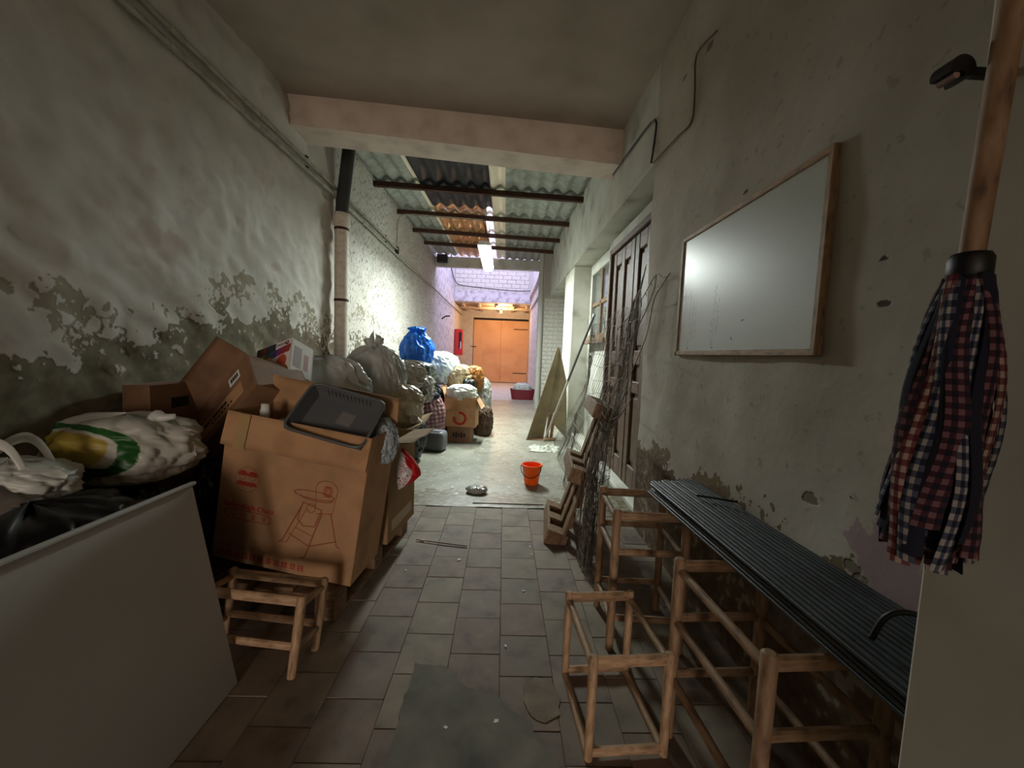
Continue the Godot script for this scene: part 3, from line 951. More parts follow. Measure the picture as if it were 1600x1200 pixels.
func high_chair_print() -> ImageTexture:
	var im := Image.create(640, 640, false, Image.FORMAT_RGB8)
	var n := noise(90, 0.006, 4)
	for y in 640:
		for x in 640:
			im.set_pixel(x, y, Color(0.70, 0.54, 0.38).darkened(0.07 + 0.10 * n.get_noise_2d(x, y)))
	var red := Color(0.60, 0.17, 0.11)
	var faint := Color(0.52, 0.26, 0.16)
	var g := RandomNumberGenerator.new()
	g.seed = 4
	dot_line(im, arc(Vector2(0.19, 0.43), 0.085, 0.085), Color(0.57, 0.34, 0.22), 3)
	for p in [Vector2(0.155, 0.40), Vector2(0.225, 0.40)]:            # the round emblem: two heads over a wavy band
		for k in 9: dot_line(im, arc(p + Vector2(0, 0.004), 0.004 * k, 0.0038 * k, PI * 1.02, TAU * 0.99), red, 4)
		dot_line(im, arc(p + Vector2(0, 0.008), 0.026, 0.024, 0, PI), faint, 2)
	dot_line(im, [Vector2(0.13, 0.462), Vector2(0.145, 0.452), Vector2(0.16, 0.466), Vector2(0.175, 0.454), Vector2(0.19, 0.466), Vector2(0.205, 0.454), Vector2(0.22, 0.466), Vector2(0.235, 0.452), Vector2(0.25, 0.462)], red, 12)
	var rr := [Vector2(0.09, 0.645), Vector2(0.36, 0.645)]
	rr.append_array(arc(Vector2(0.36, 0.675), 0.03, 0.03, -PI / 2, PI / 2, 10))
	rr.append(Vector2(0.09, 0.705))
	rr.append_array(arc(Vector2(0.09, 0.675), 0.03, 0.03, PI / 2, PI * 1.5, 10))
	dot_line(im, rr, red, 3)
	for k in 4: glyph(im, g, Vector2(0.10 + 0.075 * k, 0.657), 0.032, 0.036, red, 2)
	for k in 26: dot_line(im, [Vector2(0.06 + 0.014 * k, 0.895), Vector2(0.066 + 0.014 * k, 0.885 + 0.012 * g.randf())], faint, 2)
	for k in 11: glyph(im, g, Vector2(0.04 + 0.058 * k, 0.93), 0.044, 0.042, red, 4)
	# the outline of a high chair
	dot_line(im, arc(Vector2(0.67, 0.44), 0.14, 0.026), faint, 4)
	dot_line(im, arc(Vector2(0.69, 0.455), 0.11, 0.022, 0, PI), faint, 4)
	dot_line(im, arc(Vector2(0.75, 0.385), 0.075, 0.055, PI, TAU), faint, 3)
	dot_line(im, [Vector2(0.675, 0.39), Vector2(0.69, 0.52)], faint, 3)
	dot_line(im, [Vector2(0.825, 0.39), Vector2(0.81, 0.54), Vector2(0.70, 0.56)], faint, 3)
	for k in 3: dot_line(im, arc(Vector2(0.75 + 0.01 * k, 0.40), 0.02, 0.035), red.lerp(faint, 0.4), 3)
	dot_line(im, [Vector2(0.60, 0.50), Vector2(0.575, 0.62), Vector2(0.62, 0.66), Vector2(0.70, 0.65), Vector2(0.735, 0.53), Vector2(0.60, 0.50)], faint, 4)
	dot_line(im, arc(Vector2(0.66, 0.53), 0.03, 0.03), faint, 3)
	dot_line(im, [Vector2(0.60, 0.51), Vector2(0.49, 0.78), Vector2(0.465, 0.80)], faint, 5)
	dot_line(im, [Vector2(0.63, 0.54), Vector2(0.52, 0.79), Vector2(0.465, 0.80)], faint, 3)
	dot_line(im, [Vector2(0.74, 0.55), Vector2(0.66, 0.87), Vector2(0.63, 0.88)], faint, 5)
	dot_line(im, [Vector2(0.80, 0.54), Vector2(0.87, 0.75), Vector2(0.89, 0.76)], faint, 4)
	dot_line(im, [Vector2(0.53, 0.73), Vector2(0.68, 0.79), Vector2(0.86, 0.72)], faint, 4)
	dot_line(im, [Vector2(0.57, 0.68), Vector2(0.70, 0.72)], faint, 3)
	im.generate_mipmaps()
	return ImageTexture.create_from_image(im)

func juicer_print() -> ImageTexture:
	var im := Image.create(320, 256, false, Image.FORMAT_RGB8)
	im.fill(Color(0.84, 0.82, 0.80))
	var cols := [Color(0.12, 0.05, 0.05), Color(0.42, 0.10, 0.10), Color(0.60, 0.16, 0.15), Color(0.10, 0.12, 0.13), Color(0.10, 0.16, 0.26), Color(0.07, 0.08, 0.12)]
	for i in 6: im.fill_rect(Rect2i(6 + i * 29, 0, 29, 74), cols[i])
	var low := [Color(0.60, 0.14, 0.12), Color(0.68, 0.58, 0.15), Color(0.22, 0.42, 0.16), Color(0.16, 0.34, 0.42), Color(0.26, 0.14, 0.40), Color(0.45, 0.12, 0.38), Color(0.58, 0.10, 0.16), Color(0.60, 0.20, 0.14)]
	for i in 8:
		for y in 60: im.fill_rect(Rect2i(6 + i * 40 - y / 3, 70 + y - i * 4, 40, 1), low[i])
	for y in 256:                                                       # jug of juice with oranges
		for x in 320:
			var p := Vector2(x, y)
			var jug := Vector2((p.x - 130) / 88.0, (p.y - 200) / 72.0).length()
			if jug < 1.0: im.set_pixel(x, y, Color(0.80, 0.40, 0.18) if y > 175 else Color(0.84, 0.58, 0.42))
			if Vector2((p.x - 120) / 40.0, (p.y - 130) / 34.0).length() < 1.0: im.set_pixel(x, y, Color(0.82, 0.52, 0.34))
			if Vector2((p.x - 245) / 46.0, (p.y - 165) / 56.0).length() < 1.0: im.set_pixel(x, y, Color(0.72, 0.26, 0.12))
			var o := Vector2((p.x - 262) / 46.0, (p.y - 226) / 34.0).length()
			if o < 1.0: im.set_pixel(x, y, Color(0.86, 0.50, 0.20) if o > 0.85 else Color(0.85, 0.56, 0.28))
			if Vector2((p.x - 282) / 17.0, (p.y - 24) / 17.0).length() < 1.0: im.set_pixel(x, y, Color(0.46, 0.12, 0.26))
			if Vector2((p.x - 282) / 6.0, (p.y - 20) / 6.0).length() < 1.0: im.set_pixel(x, y, Color(0.84, 0.80, 0.80))
	im.generate_mipmaps()
	return ImageTexture.create_from_image(im)

func face_print(called: String, tex: Texture2D, w: float, h: float, parent: Node, where: Transform3D, rough := 0.75) -> MeshInstance3D:
	var s := T()
	s.set_smooth_group(-1)
	quad(s, V(-w / 2, h / 2, 0), V(w / 2, h / 2, 0), V(w / 2, -h / 2, 0), V(-w / 2, -h / 2, 0))
	return obj(called, s, mat(Color.WHITE, rough, tex, 1.0, false), parent, where)

func plaid(c0: Color, c1: Color, c2: Color, step := 16, size := 128) -> ImageTexture:
	return paint(size, size, func(x, y):
		var a: bool = (x / step) % 2 == 0
		var b: bool = (y / step) % 2 == 0
		return c0 if a and b else (c2 if not a and not b else c1))

# ------------------------------------------------------------------ the heap along the left wall
func left_heap() -> void:
	var black_bag := plastic(Color(0.030, 0.030, 0.033), 0.32)
	var grey_bag := plastic(Color(0.70, 0.71, 0.69), 0.32, 0.45)
	var dull_bag := plastic(Color(0.62, 0.60, 0.56), 0.28, 0.4)
	var white_bag := plastic(Color(0.78, 0.79, 0.76), 0.4, 0.4)
	var clear_bag := mat(Color.WHITE, 0.25, ramp_tex(81, 0.02, 4, [Color(0.62, 0.58, 0.50), Color(0.80, 0.77, 0.68), Color(0.88, 0.86, 0.79)]), 2.0)
	var mixed_bag := mat(Color.WHITE, 0.25, ramp_tex(82, 0.03, 4, [Color(0.10, 0.10, 0.10), Color(0.42, 0.39, 0.36), Color(0.66, 0.65, 0.61), Color(0.80, 0.79, 0.76)]), 3.0)
	for m in [clear_bag, mixed_bag]:
		m.backlight_enabled = true
		m.backlight = Color(0.35, 0.34, 0.31)
	# --- white board leaning in the foreground
	var wb := thing("melamine_board", "large white melamine board leaning in the dark left foreground", "board", axes(V(0, 0, 1), V(-0.135, 0.69, 0), V(-0.861, 0.0, -0.83)))
	obj("panel", bx(V(0.82, 0.70, 0.017), 0.004, at(V(0, 0.352, 0.0085))), M.melamine, wb)
	obj("edge_strip", bx(V(0.58, 0.012, 0.022), 0.004, at(V(-0.12, 0.706, -0.004))), M.melamine, wb)
	# --- near bags
	bag("refuse_bag", "big black bag slumped behind the white board", at(V(-1.32, 0, -1.08), 10), 0.27, 0.66, 0.30, 101, black_bag, 0.10)
	bag("refuse_bag", "black bag low under the white potato bag", at(V(-1.50, 0, -1.52)), 0.17, 0.58, 0.17, 102, black_bag, 0.08)
	bag("sack", "dull grey sack under the white carrier bag at the left edge", at(V(-1.50, 0.42, -1.10)), 0.17, 0.30, 0.17, 103, plastic(Color(0.44, 0.42, 0.38), 0.6), 0.05)
	var cb := thing("carrier_bag", "white carrier bag with open loop handles at the left edge", "bag", at(V(-1.50, 0.60, -1.18)))
	put("body", bag_mesh(0.155, 0.17, 0.12, 104, 0.07), white_bag, cb)
	for z in [-0.035, 0.035]:
		var s := T()
		var path := smooth([V(-0.12, 0.10, z), V(-0.09, 0.19, z), V(-0.01, 0.245, z * 1.2), V(0.06, 0.22, z), V(0.13, 0.08, z)], 6)
		for face in [0, 1]:
			sheet(s, path.size() - 1, 4, func(u, v):
				var p: Vector3 = path[roundi(u * (path.size() - 1))]
				return p + V(0, -0.045 * v * (1.0 - 0.3 * sin(u * PI)), 0.012 * sin(v * PI) * signf(z) - 0.002 * face), face == 1)
		obj("handle", s, white_bag, cb)
	var pb := thing("potato_bag", "white sack printed with a yellow potato in a green ring", "bag", at(V(-1.47, 0.605, -1.52), 6))
	var pot := paint(256, 256, func(x, y):
		var p := Vector2((x - 84) / 40.0, (138 - y) / 58.0)
		var r := p.length()
		if p.y > 0.48 and r < 1.15 and r > 0.5 and absf(p.y - 0.72) < 0.22: return Color(0.10, 0.30, 0.10)
		if Vector2(p.x * 1.25, (p.y + 0.1) * 1.5).length() < 1.0: return Color(0.66, 0.58, 0.24)
		if r < 1.18 and r > 0.92: return Color(0.12, 0.33, 0.12)
		return Color(0.72, 0.72, 0.68))
	var body := put("body", bag_mesh(0.235, 0.25, 0.17, 105, 0.05), mat(Color.WHITE, 0.45, pot, 1.0, false), pb)
	body.set_meta("label", "white sack with green and yellow print")
	text("5-10", 0.042, M.paper, pb, at(V(-0.135, 0.085, 0.170), -32, -4, -8))
	obj("tied_corner", tb(smooth([V(0.10, 0.21, 0.02), V(0.13, 0.255, 0.03), V(0.16, 0.25, 0.05), V(0.20, 0.255, 0.04)]), [0.03, 0.028, 0.026, 0.025, 0.024, 0.023, 0.022, 0.021, 0.020, 0.019, 0.018, 0.017, 0.016, 0.015, 0.014, 0.013, 0.012, 0.011, 0.010], 9), white_bag, pb)
	var fb := carton("carton", "flat brown carton standing against the wall behind the potato bag", at(V(-1.62, 0, -1.98), 90), 0.52, 0.95, 0.12, M.card_dark)
	obj("print", bx(V(0.10, 0.05, 0.001), 0.0, at(V(-0.10, 0.86, 0.0605))), M.print_black, fb)
	obj("print", bx(V(0.04, 0.06, 0.001), 0.0, at(V(0.05, 0.88, 0.0605))), M.print_black, fb)
	# --- pallet with its load
	pallet("wooden pallet lying flat under the high chair carton", at(V(-1.13, 0, -2.02), -6.5), 1.02, 0.84, 6, M.wood_old)
	var hc := carton("carton", "open high chair carton with red line drawing tilting on the pallet", at(V(-0.93, 0.168, -1.765), -5.5, 0, -8.0), 0.64, 0.66, 0.28, M.card, {"front": 172.0, "back": -12.0, "left": 172.0}, 0.145)
	face_print("front_print", high_chair_print(), 0.636, 0.656, hc, at(V(0, 0.33, 0.1406)))
	text("Baby High Chair", 0.030, M.print_red, hc, at(V(-0.175, 0.255, 0.1412)))
	obj("tape", bx(V(0.05, 0.15, 0.001), 0.0, at(V(-0.235, 0.585, 0.158), 0, -8)), M.tape, hc)
	var b2 := carton("carton", "open carton stuffed with bags behind the high chair carton", at(V(-0.91, 0.13, -2.19), -6.5), 0.72, 0.535, 0.40, M.card_tan, {"right": 84.0}, 0.13)
	obj("tape", bx(V(0.001, 0.06, 0.3), 0.0, at(V(0.3606, 0.08, 0))), M.tape, b2)
	bag("bin_liner", "grey liner bulging inside the open carton on the pallet", at(V(-0.88, 0.30, -2.18)), 0.28, 0.36, 0.15, 106, dull_bag, 0.08)
	var star := paint(256, 256, func(x, y):
		for p in [Vector2(52, 150), Vector2(128, 118), Vector2(70, 44), Vector2(120, 205)]:
			var c: Vector2 = Vector2(x, y) - p
			if c.length() < 30.0 and absf(sin(c.angle() * 4.0)) < 0.42 and c.length() > 5.0: return Color(0.66, 0.12, 0.18)
		for p in [Vector2(100, 70), Vector2(20, 96), Vector2(92, 170), Vector2(24, 220), Vector2(150, 170)]:
			if (Vector2(x, y) - p).length() < 6.0: return Color(0.66, 0.12, 0.18)
		if x > 176 + 14 * sin(y * 0.05): return Color(0.72, 0.06, 0.10)
		return Color(0.82, 0.81, 0.80))
	gift_bag(star)
	# paint tray, bottle and sheet in the open carton
	var tr := thing("paint_tray", "dark grey plastic tray lying tilted in the high chair carton", "tray", axes(V(0.315, -0.075, 0.02), V(0.07, 0.12, -0.12), V(-0.720, 0.820, -1.70)))
	var s2 := T()
	box(s2, V(0.30, 0.205, 0.006), at(V(0, 0, 0)), 0.002)
	obj("floor_plate", s2, M.tray, tr)
	for e in [[V(0, 0.112, 0.032), V(0.33, 0.006, 0.07), 14.0, 0.0], [V(0, -0.112, 0.032), V(0.33, 0.006, 0.07), -14.0, 0.0], [V(0.160, 0, 0.032), V(0.006, 0.225, 0.07), 0.0, 14.0], [V(-0.160, 0, 0.032), V(0.006, 0.225, 0.07), 0.0, -14.0]]:
		obj("side_wall", bx(e[1], 0.002, Transform3D(Basis.from_euler(V(deg_to_rad(-e[2]), deg_to_rad(e[3]), 0)), e[0])), M.tray, tr)
	var s3 := T()
	var rim := []
	for k in 33:
		var a := TAU * k / 32.0
		rim.append(V(0.172 * signf(cos(a)) * pow(absf(cos(a)), 0.25), 0.124 * signf(sin(a)) * pow(absf(sin(a)), 0.25), 0.066))
	tube(s3, rim, 0.007, 6, false)
	obj("rim", s3, M.tray, tr)
	for k in 9: obj("rib", bx(V(0.005, 0.045, 0.006), 0.002, at(V(-0.12 + 0.03 * k, -0.075, 0.005))), M.tray, tr)
	for k in 12: obj("rib", bx(V(0.004, 0.004, 0.05), 0.001, at(V(-0.10 + 0.018 * k, 0.106, 0.036))), M.tray, tr)
	obj("price_sticker", bx(V(0.065, 0.065, 0.001), 0.0, at(V(0.02, 0.02, 0.0037), 0, 0, -4)), plastic(Color(0.45, 0.45, 0.43), 0.5), tr)
	var pan := thing("plastic_basin", "dark basin edge tucked behind the grey tray", "basin", at(V(-0.84, 0.66, -1.83), 0, -35, -12))
	s2 = T()
	lathe(s2, [Vector2(0.001, 0.0), Vector2(0.11, 0.0), Vector2(0.125, 0.03), Vector2(0.145, 0.15), Vector2(0.152, 0.155), Vector2(0.150, 0.15), Vector2(0.138, 0.145), Vector2(0.118, 0.03), Vector2(0.10, 0.008), Vector2(0.001, 0.008)], 28)
	obj("bowl", s2, plastic(Color(0.045, 0.05, 0.06), 0.3), pan)
	var bt := thing("spray_can", "small white can standing in the corner of the carton", "can", at(V(-1.085, 0.70, -1.74), 0, 0, -6))
	s2 = T()
	lathe(s2, [Vector2(0.001, 0.0), Vector2(0.019, 0.0), Vector2(0.020, 0.005), Vector2(0.020, 0.155), Vector2(0.018, 0.162), Vector2(0.018, 0.185), Vector2(0.001, 0.187)], 18)
	obj("can_body", s2, M.paper, bt)
	obj("printed_band", tb([V(0, 0.05, 0), V(0, 0.12, 0)], 0.0204, 18), plastic(Color(0.16, 0.17, 0.35), 0.4), bt)
	bag("packing_sheet", "crumpled white sheet beside the tray inside the carton", at(V(-0.94, 0.70, -1.74)), 0.11, 0.12, 0.06, 108, white_bag, 0.14)
	bag("packing_sheet", "pale plastic film bulging at the right end of the carton", at(V(-0.565, 0.62, -1.80)), 0.07, 0.20, 0.09, 109, plastic(Color(0.62, 0.66, 0.68), 0.25), 0.14)
	# --- brown carton lying askew, label strip outwards
	var zax := V(-0.48, 0.30, 0.82).normalized()
	var uax := V(0.70, 0.71, 0.08)
	uax = (uax - zax * uax.dot(zax)).normalized()
	var bc_at := Transform3D(Basis(uax, zax.cross(uax), zax), V(-1.31, 0.793, -1.84) - zax * 0.15)
	var bc := carton("carton", "dark brown carton tipped on its edge with a barcode label", bc_at, 0.47, 0.225, 0.30, M.card_dark, {"front": 62.0}, 0.14)
	obj("label_strip", bx(V(0.36, 0.075, 0.001), 0.0, at(V(-0.03, 0.075, 0.1506))), M.card, bc)
	var bl := obj("barcode_label", bx(V(0.085, 0.05, 0.001), 0.0, at(V(0.115, 0.165, 0.1508))), M.paper, bc)
	for k in 12: obj("bar", bx(V(0.002 + 0.002 * (k * 7 % 3), 0.026, 0.0004), 0.0, at(V(0.085 + 0.0052 * k, 0.166, 0.1515))), M.print_black, bl)
	for k in 9: obj("print", bx(V(0.012 + 0.006 * (k % 3), 0.016, 0.0006), 0.0, at(V(-0.18 + 0.024 * k, 0.088, 0.1514))), M.print_black, bc)
	for k in 7: obj("print", bx(V(0.014, 0.010, 0.0006), 0.0, at(V(-0.10 + 0.026 * k, 0.060, 0.1514))), M.print_black, bc)
	bag("refuse_bag", "black bag bulging under the tipped brown carton", at(V(-1.38, 0.0, -1.86)), 0.075, 0.58, 0.14, 110, black_bag, 0.08)
	# --- juicer carton
	var jz := V(-0.07, 0.085, 0.16).normalized()
	var jx := V(0.245, 0.054, 0.0)
	jx = (jx - jz * jx.dot(jz)).normalized()
	var j_at := Transform3D(Basis(jx, jz.cross(jx), jz), V(-1.275, 0.975, -2.12) - jz * 0.08)
	var jc := carton("carton", "colourful juicer carton with orange fruit picture", j_at, 0.252, 0.215, 0.16, mat(Color(0.80, 0.79, 0.78), 0.5))
	face_print("front_print", juicer_print(), 0.25, 0.213, jc, at(V(0, 0.1075, 0.0806)), 0.4)
	text("FAGOR", 0.020, M.print_black, jc, at(V(0.055, 0.194, 0.0812)))
	obj("side_print", bx(V(0.0006, 0.13, 0.05), 0.0, at(V(0.1264, 0.11, 0.03))), plastic(Color(0.55, 0.50, 0.50), 0.5), jc)
	obj("side_print", bx(V(0.0006, 0.10, 0.03), 0.0, at(V(0.1264, 0.10, -0.03))), plastic(Color(0.60, 0.42, 0.40), 0.5), jc)
	obj("lid", bx(V(0.25, 0.003, 0.158), 0.001, at(V(0, 0.216, 0))), mat(Color(0.80, 0.79, 0.78), 0.5), jc)
	# --- middle of the heap
	carton("carton", "plain carton at the foot of the grey bags", at(V(-1.15, 0, -2.98), 4), 0.80, 0.56, 0.60, M.card_tan, {"right": 70.0, "front": -80.0}, 0.18)
	bag("bin_bag", "light grey bag behind the juicer carton", at(V(-1.20, 0.54, -2.60), 8), 0.29, 0.54, 0.15, 111, grey_bag, 0.06)
	bag("bin_bag", "large grey bag with a twisted peak beside the wall", at(V(-1.03, 0.56, -3.06), -20), 0.27, 0.68, 0.22, 112, grey_bag, 0.09, 0.16)
	bag("bin_bag", "taupe bag drooping forward over the clear bags", at(V(-0.86, 0.82, -3.36), 10), 0.17, 0.24, 0.14, 113, dull_bag, 0.12)
	bag("clear_bag", "cloudy clear bag of clothes right of the grey bags", at(V(-0.80, 0.53, -3.02), 35), 0.17, 0.34, 0.14, 114, clear_bag, 0.08)
	var cup := thing("plastic_cup", "small white cup on the edge of the clear bag", "cup", at(V(-0.63, 0.60, -2.92), 0, 60, 20))
	s2 = T()
	lathe(s2, [Vector2(0.001, 0.0), Vector2(0.025, 0.0), Vector2(0.034, 0.08), Vector2(0.036, 0.082), Vector2(0.032, 0.08), Vector2(0.023, 0.004), Vector2(0.001, 0.004)], 18)
	obj("cup_wall", s2, M.paper, cup)
	# --- far part of the heap
	bag("refuse_bag", "black bag at the foot of the far heap against the wall", at(V(-1.40, 0, -3.55)), 0.22, 0.66, 0.26, 115, black_bag, 0.08)
	bag("refuse_bag", "dark bag under the clear bag of clothes in the far heap", at(V(-1.02, 0, -4.02)), 0.22, 0.50, 0.20, 116, plastic(Color(0.07, 0.07, 0.075), 0.3), 0.08)
	bag("refuse_bag", "dark green bag below the blue bag", at(V(-1.06, 0.58, -4.45), 30), 0.28, 0.44, 0.22, 117, plastic(Color(0.26, 0.29, 0.27), 0.3), 0.08)
	bag("refuse_bag", "glossy black bag in front of the blue bag", at(V(-1.00, 0.62, -3.92), -30), 0.18, 0.34, 0.15, 118, black_bag, 0.10)
	bag("clear_bag", "clear bag of mixed dark and white clothes in the far heap", at(V(-0.93, 0.58, -4.26), 60), 0.18, 0.30, 0.15, 119, mixed_bag, 0.08)
	bag("folded_garment", "folded dark blue garment on top of the plaid bag", at(V(-0.84, 0.60, -4.42), 25, 0, -8), 0.10, 0.09, 0.07, 120, mat(Color(0.10, 0.16, 0.24), 0.8), 0.06)
	bag("refuse_bag", "tied bright blue bag on top of the heap", at(V(-1.06, 0.92, -4.72), 10), 0.195, 0.50, 0.17, 121, plastic(Color(0.10, 0.45, 0.88), 0.3, 0.4), 0.09, 0.30)
	bag("refuse_bag", "dark bag at the back of the heap by the wall", at(V(-1.42, 0, -4.86)), 0.23, 0.92, 0.24, 122, plastic(Color(0.09, 0.09, 0.095), 0.35), 0.07)
	bag("bin_bag", "white translucent bag right of the blue bag", at(V(-0.86, 0.70, -5.35), 40), 0.26, 0.44, 0.22, 123, plastic(Color(0.76, 0.80, 0.79), 0.3, 0.4), 0.06)
	bag("refuse_bag", "black bag behind the plaid bag", at(V(-0.95, 0, -5.20)), 0.24, 0.68, 0.24, 124, black_bag, 0.08)
	var pm := mat(Color.WHITE, 0.7, plaid(Color(0.46, 0.24, 0.28), Color(0.60, 0.43, 0.45), Color(0.74, 0.66, 0.65), 6, 96), 2.6)
	var pg := thing("plaid_bag", "woven red and white plaid shopping bag", "bag", at(V(-0.86, 0.06, -4.66), 14, 0, 6))
	put("body", bag_mesh(0.185, 0.58, 0.13, 125, 0.05), pm, pg)
	obj("handle", tb(smooth([V(-0.06, 0.54, 0.09), V(-0.04, 0.61, 0.10), V(0.04, 0.61, 0.10), V(0.07, 0.53, 0.09)]), 0.009, 6), pm, pg)
	var c1 := carton("carton", "small closed carton on the floor under another carton", at(V(-0.53, 0, -4.96), -4), 0.30, 0.195, 0.26, M.card_dark, {"front": -88.0, "back": -88.0}, 0.13)
	for k in 5: obj("print", bx(V(0.022, 0.05 + 0.02 * (k % 2), 0.0006), 0.0, at(V(-0.07 + 0.034 * k, 0.10, 0.1304))), M.print_black, c1)
	var c2 := carton("carton", "tan carton with a red ring printed on its front", at(V(-0.525, 0.197, -5.00), -4), 0.40, 0.375, 0.32, M.card, {"front": 176.0, "right": 150.0, "left": 20.0}, 0.15)
	var ring := T()
	var arc_pts := []
	for k in 25: arc_pts.append(V(cos(0.6 + 5.2 * k / 24.0 + PI * 0.72) * 0.088, 0.115 + sin(0.6 + 5.2 * k / 24.0 + PI * 0.72) * 0.088, 0.1604))
	for k in 24:
		var a: Vector3 = arc_pts[k]
		var b: Vector3 = arc_pts[k + 1]
		var mid := V(0, 0.115, 0.1604)
		quad(ring, a, b, mid + (b - mid) * 0.64, mid + (a - mid) * 0.64)
	obj("ring_print", ring, M.print_red, c2)
	obj("seam", bx(V(0.398, 0.002, 0.001), 0.0, at(V(0, 0.235, 0.1604))), M.card_dark, c2)
	bag("bin_bag", "white bag spilling out of the carton with the red ring", at(V(-0.53, 0.53, -4.98)), 0.20, 0.20, 0.16, 126, white_bag, 0.08)
	bag("paper_bag", "cream bag of odds and ends behind the white bag", at(V(-0.62, 0.55, -5.35), 20), 0.20, 0.42, 0.18, 127, mat(Color(0.66, 0.58, 0.44), 0.7), 0.09)
	bag("paper_bag", "crumpled golden brown paper bag on the far end of the heap", at(V(-0.40, 0.60, -5.42), 50), 0.12, 0.36, 0.12, 128, mat(Color(0.62, 0.40, 0.15), 0.5), 0.14)
	bag("refuse_bag", "black scrap bag sticking out beside the golden paper bag", at(V(-0.46, 0.55, -5.22), 10), 0.09, 0.24, 0.09, 129, black_bag, 0.16)
	bag("bin_bag", "tall grey white bag at the far right end of the heap", at(V(-0.34, 0.0, -5.55), 0), 0.17, 0.78, 0.20, 130, plastic(Color(0.58, 0.58, 0.56), 0.4), 0.10)
	bag("sack", "brown and black sack on the floor at the end of the heap", at(V(-0.26, 0.0, -5.35), 30), 0.12, 0.42, 0.14, 131, mat(Color(0.30, 0.22, 0.15), 0.7), 0.12)
	var pl := thing("cushion", "grey plastic wrapped cushion lying on the floor by the cartons", "cushion", at(V(-0.79, 0, -4.44), -10))
	s2 = T()
	sheet(s2, 40, 20, func(u, v):
		var a: float = TAU * u
		var b: float = PI * (v - 0.5)
		var e := func(t: float): return signf(t) * pow(absf(t), 0.38)
		return V(0.15 * e.call(cos(a)) * e.call(cos(b)), 0.118 + 0.117 * e.call(sin(b)), 0.11 * e.call(sin(a)) * e.call(cos(b))), true)
	obj("pad", s2, plastic(Color(0.40, 0.41, 0.43), 0.35), pl)
	obj("seam", tb([V(-0.12, 0.2365, 0.075), V(0.12, 0.2365, 0.075)], 0.004, 5), plastic(Color(0.30, 0.31, 0.33), 0.35), pl)
	# --- small stool frame in front of the pallet
	stool("small tilted stool frame under the corner of the high chair carton", at(V(-0.865, 0.014, -1.335), -3, -9, -3), 0.36, 0.27, 0.15, [0.25, 0.10], 0.0165, M.wood_pale)

func gift_bag(tex: Texture2D) -> void:
	var n := noise(61, 9.0, 3)
	var s := T()
	for face in [0, 1]:
		sheet(s, 26, 26, func(u, v):
			var l := V(-0.06 - 0.03 * v, 0.25 - 0.26 * v, 0.0)
			var r := V(0.02 + 0.10 * sin(minf(v * 1.25, 1.0) * PI * 0.5) - 0.05 * maxf(0.0, v - 0.8) * 5.0, 0.25 - 0.20 * v, 0.0)
			var p := l.lerp(r, u)
			var e: float = sin(u * PI) * sin(v * PI)
			var b: float = 0.045 * sqrt(maxf(e, 0.0)) + 0.014 * n.get_noise_2d(u * 0.6, v * 0.6) * minf(1.0, e * 4.0)
			return p + V(0, 0, b if face == 0 else -b * 0.8), face == 1)
	tag(obj("gift_bag", s, mat(Color.WHITE, 0.35, tex, 1.0, false), null, at(V(-0.555, 0.352, -2.10), 24, -8)), "white bag with red snowflakes hanging over the carton's right side", "bag")

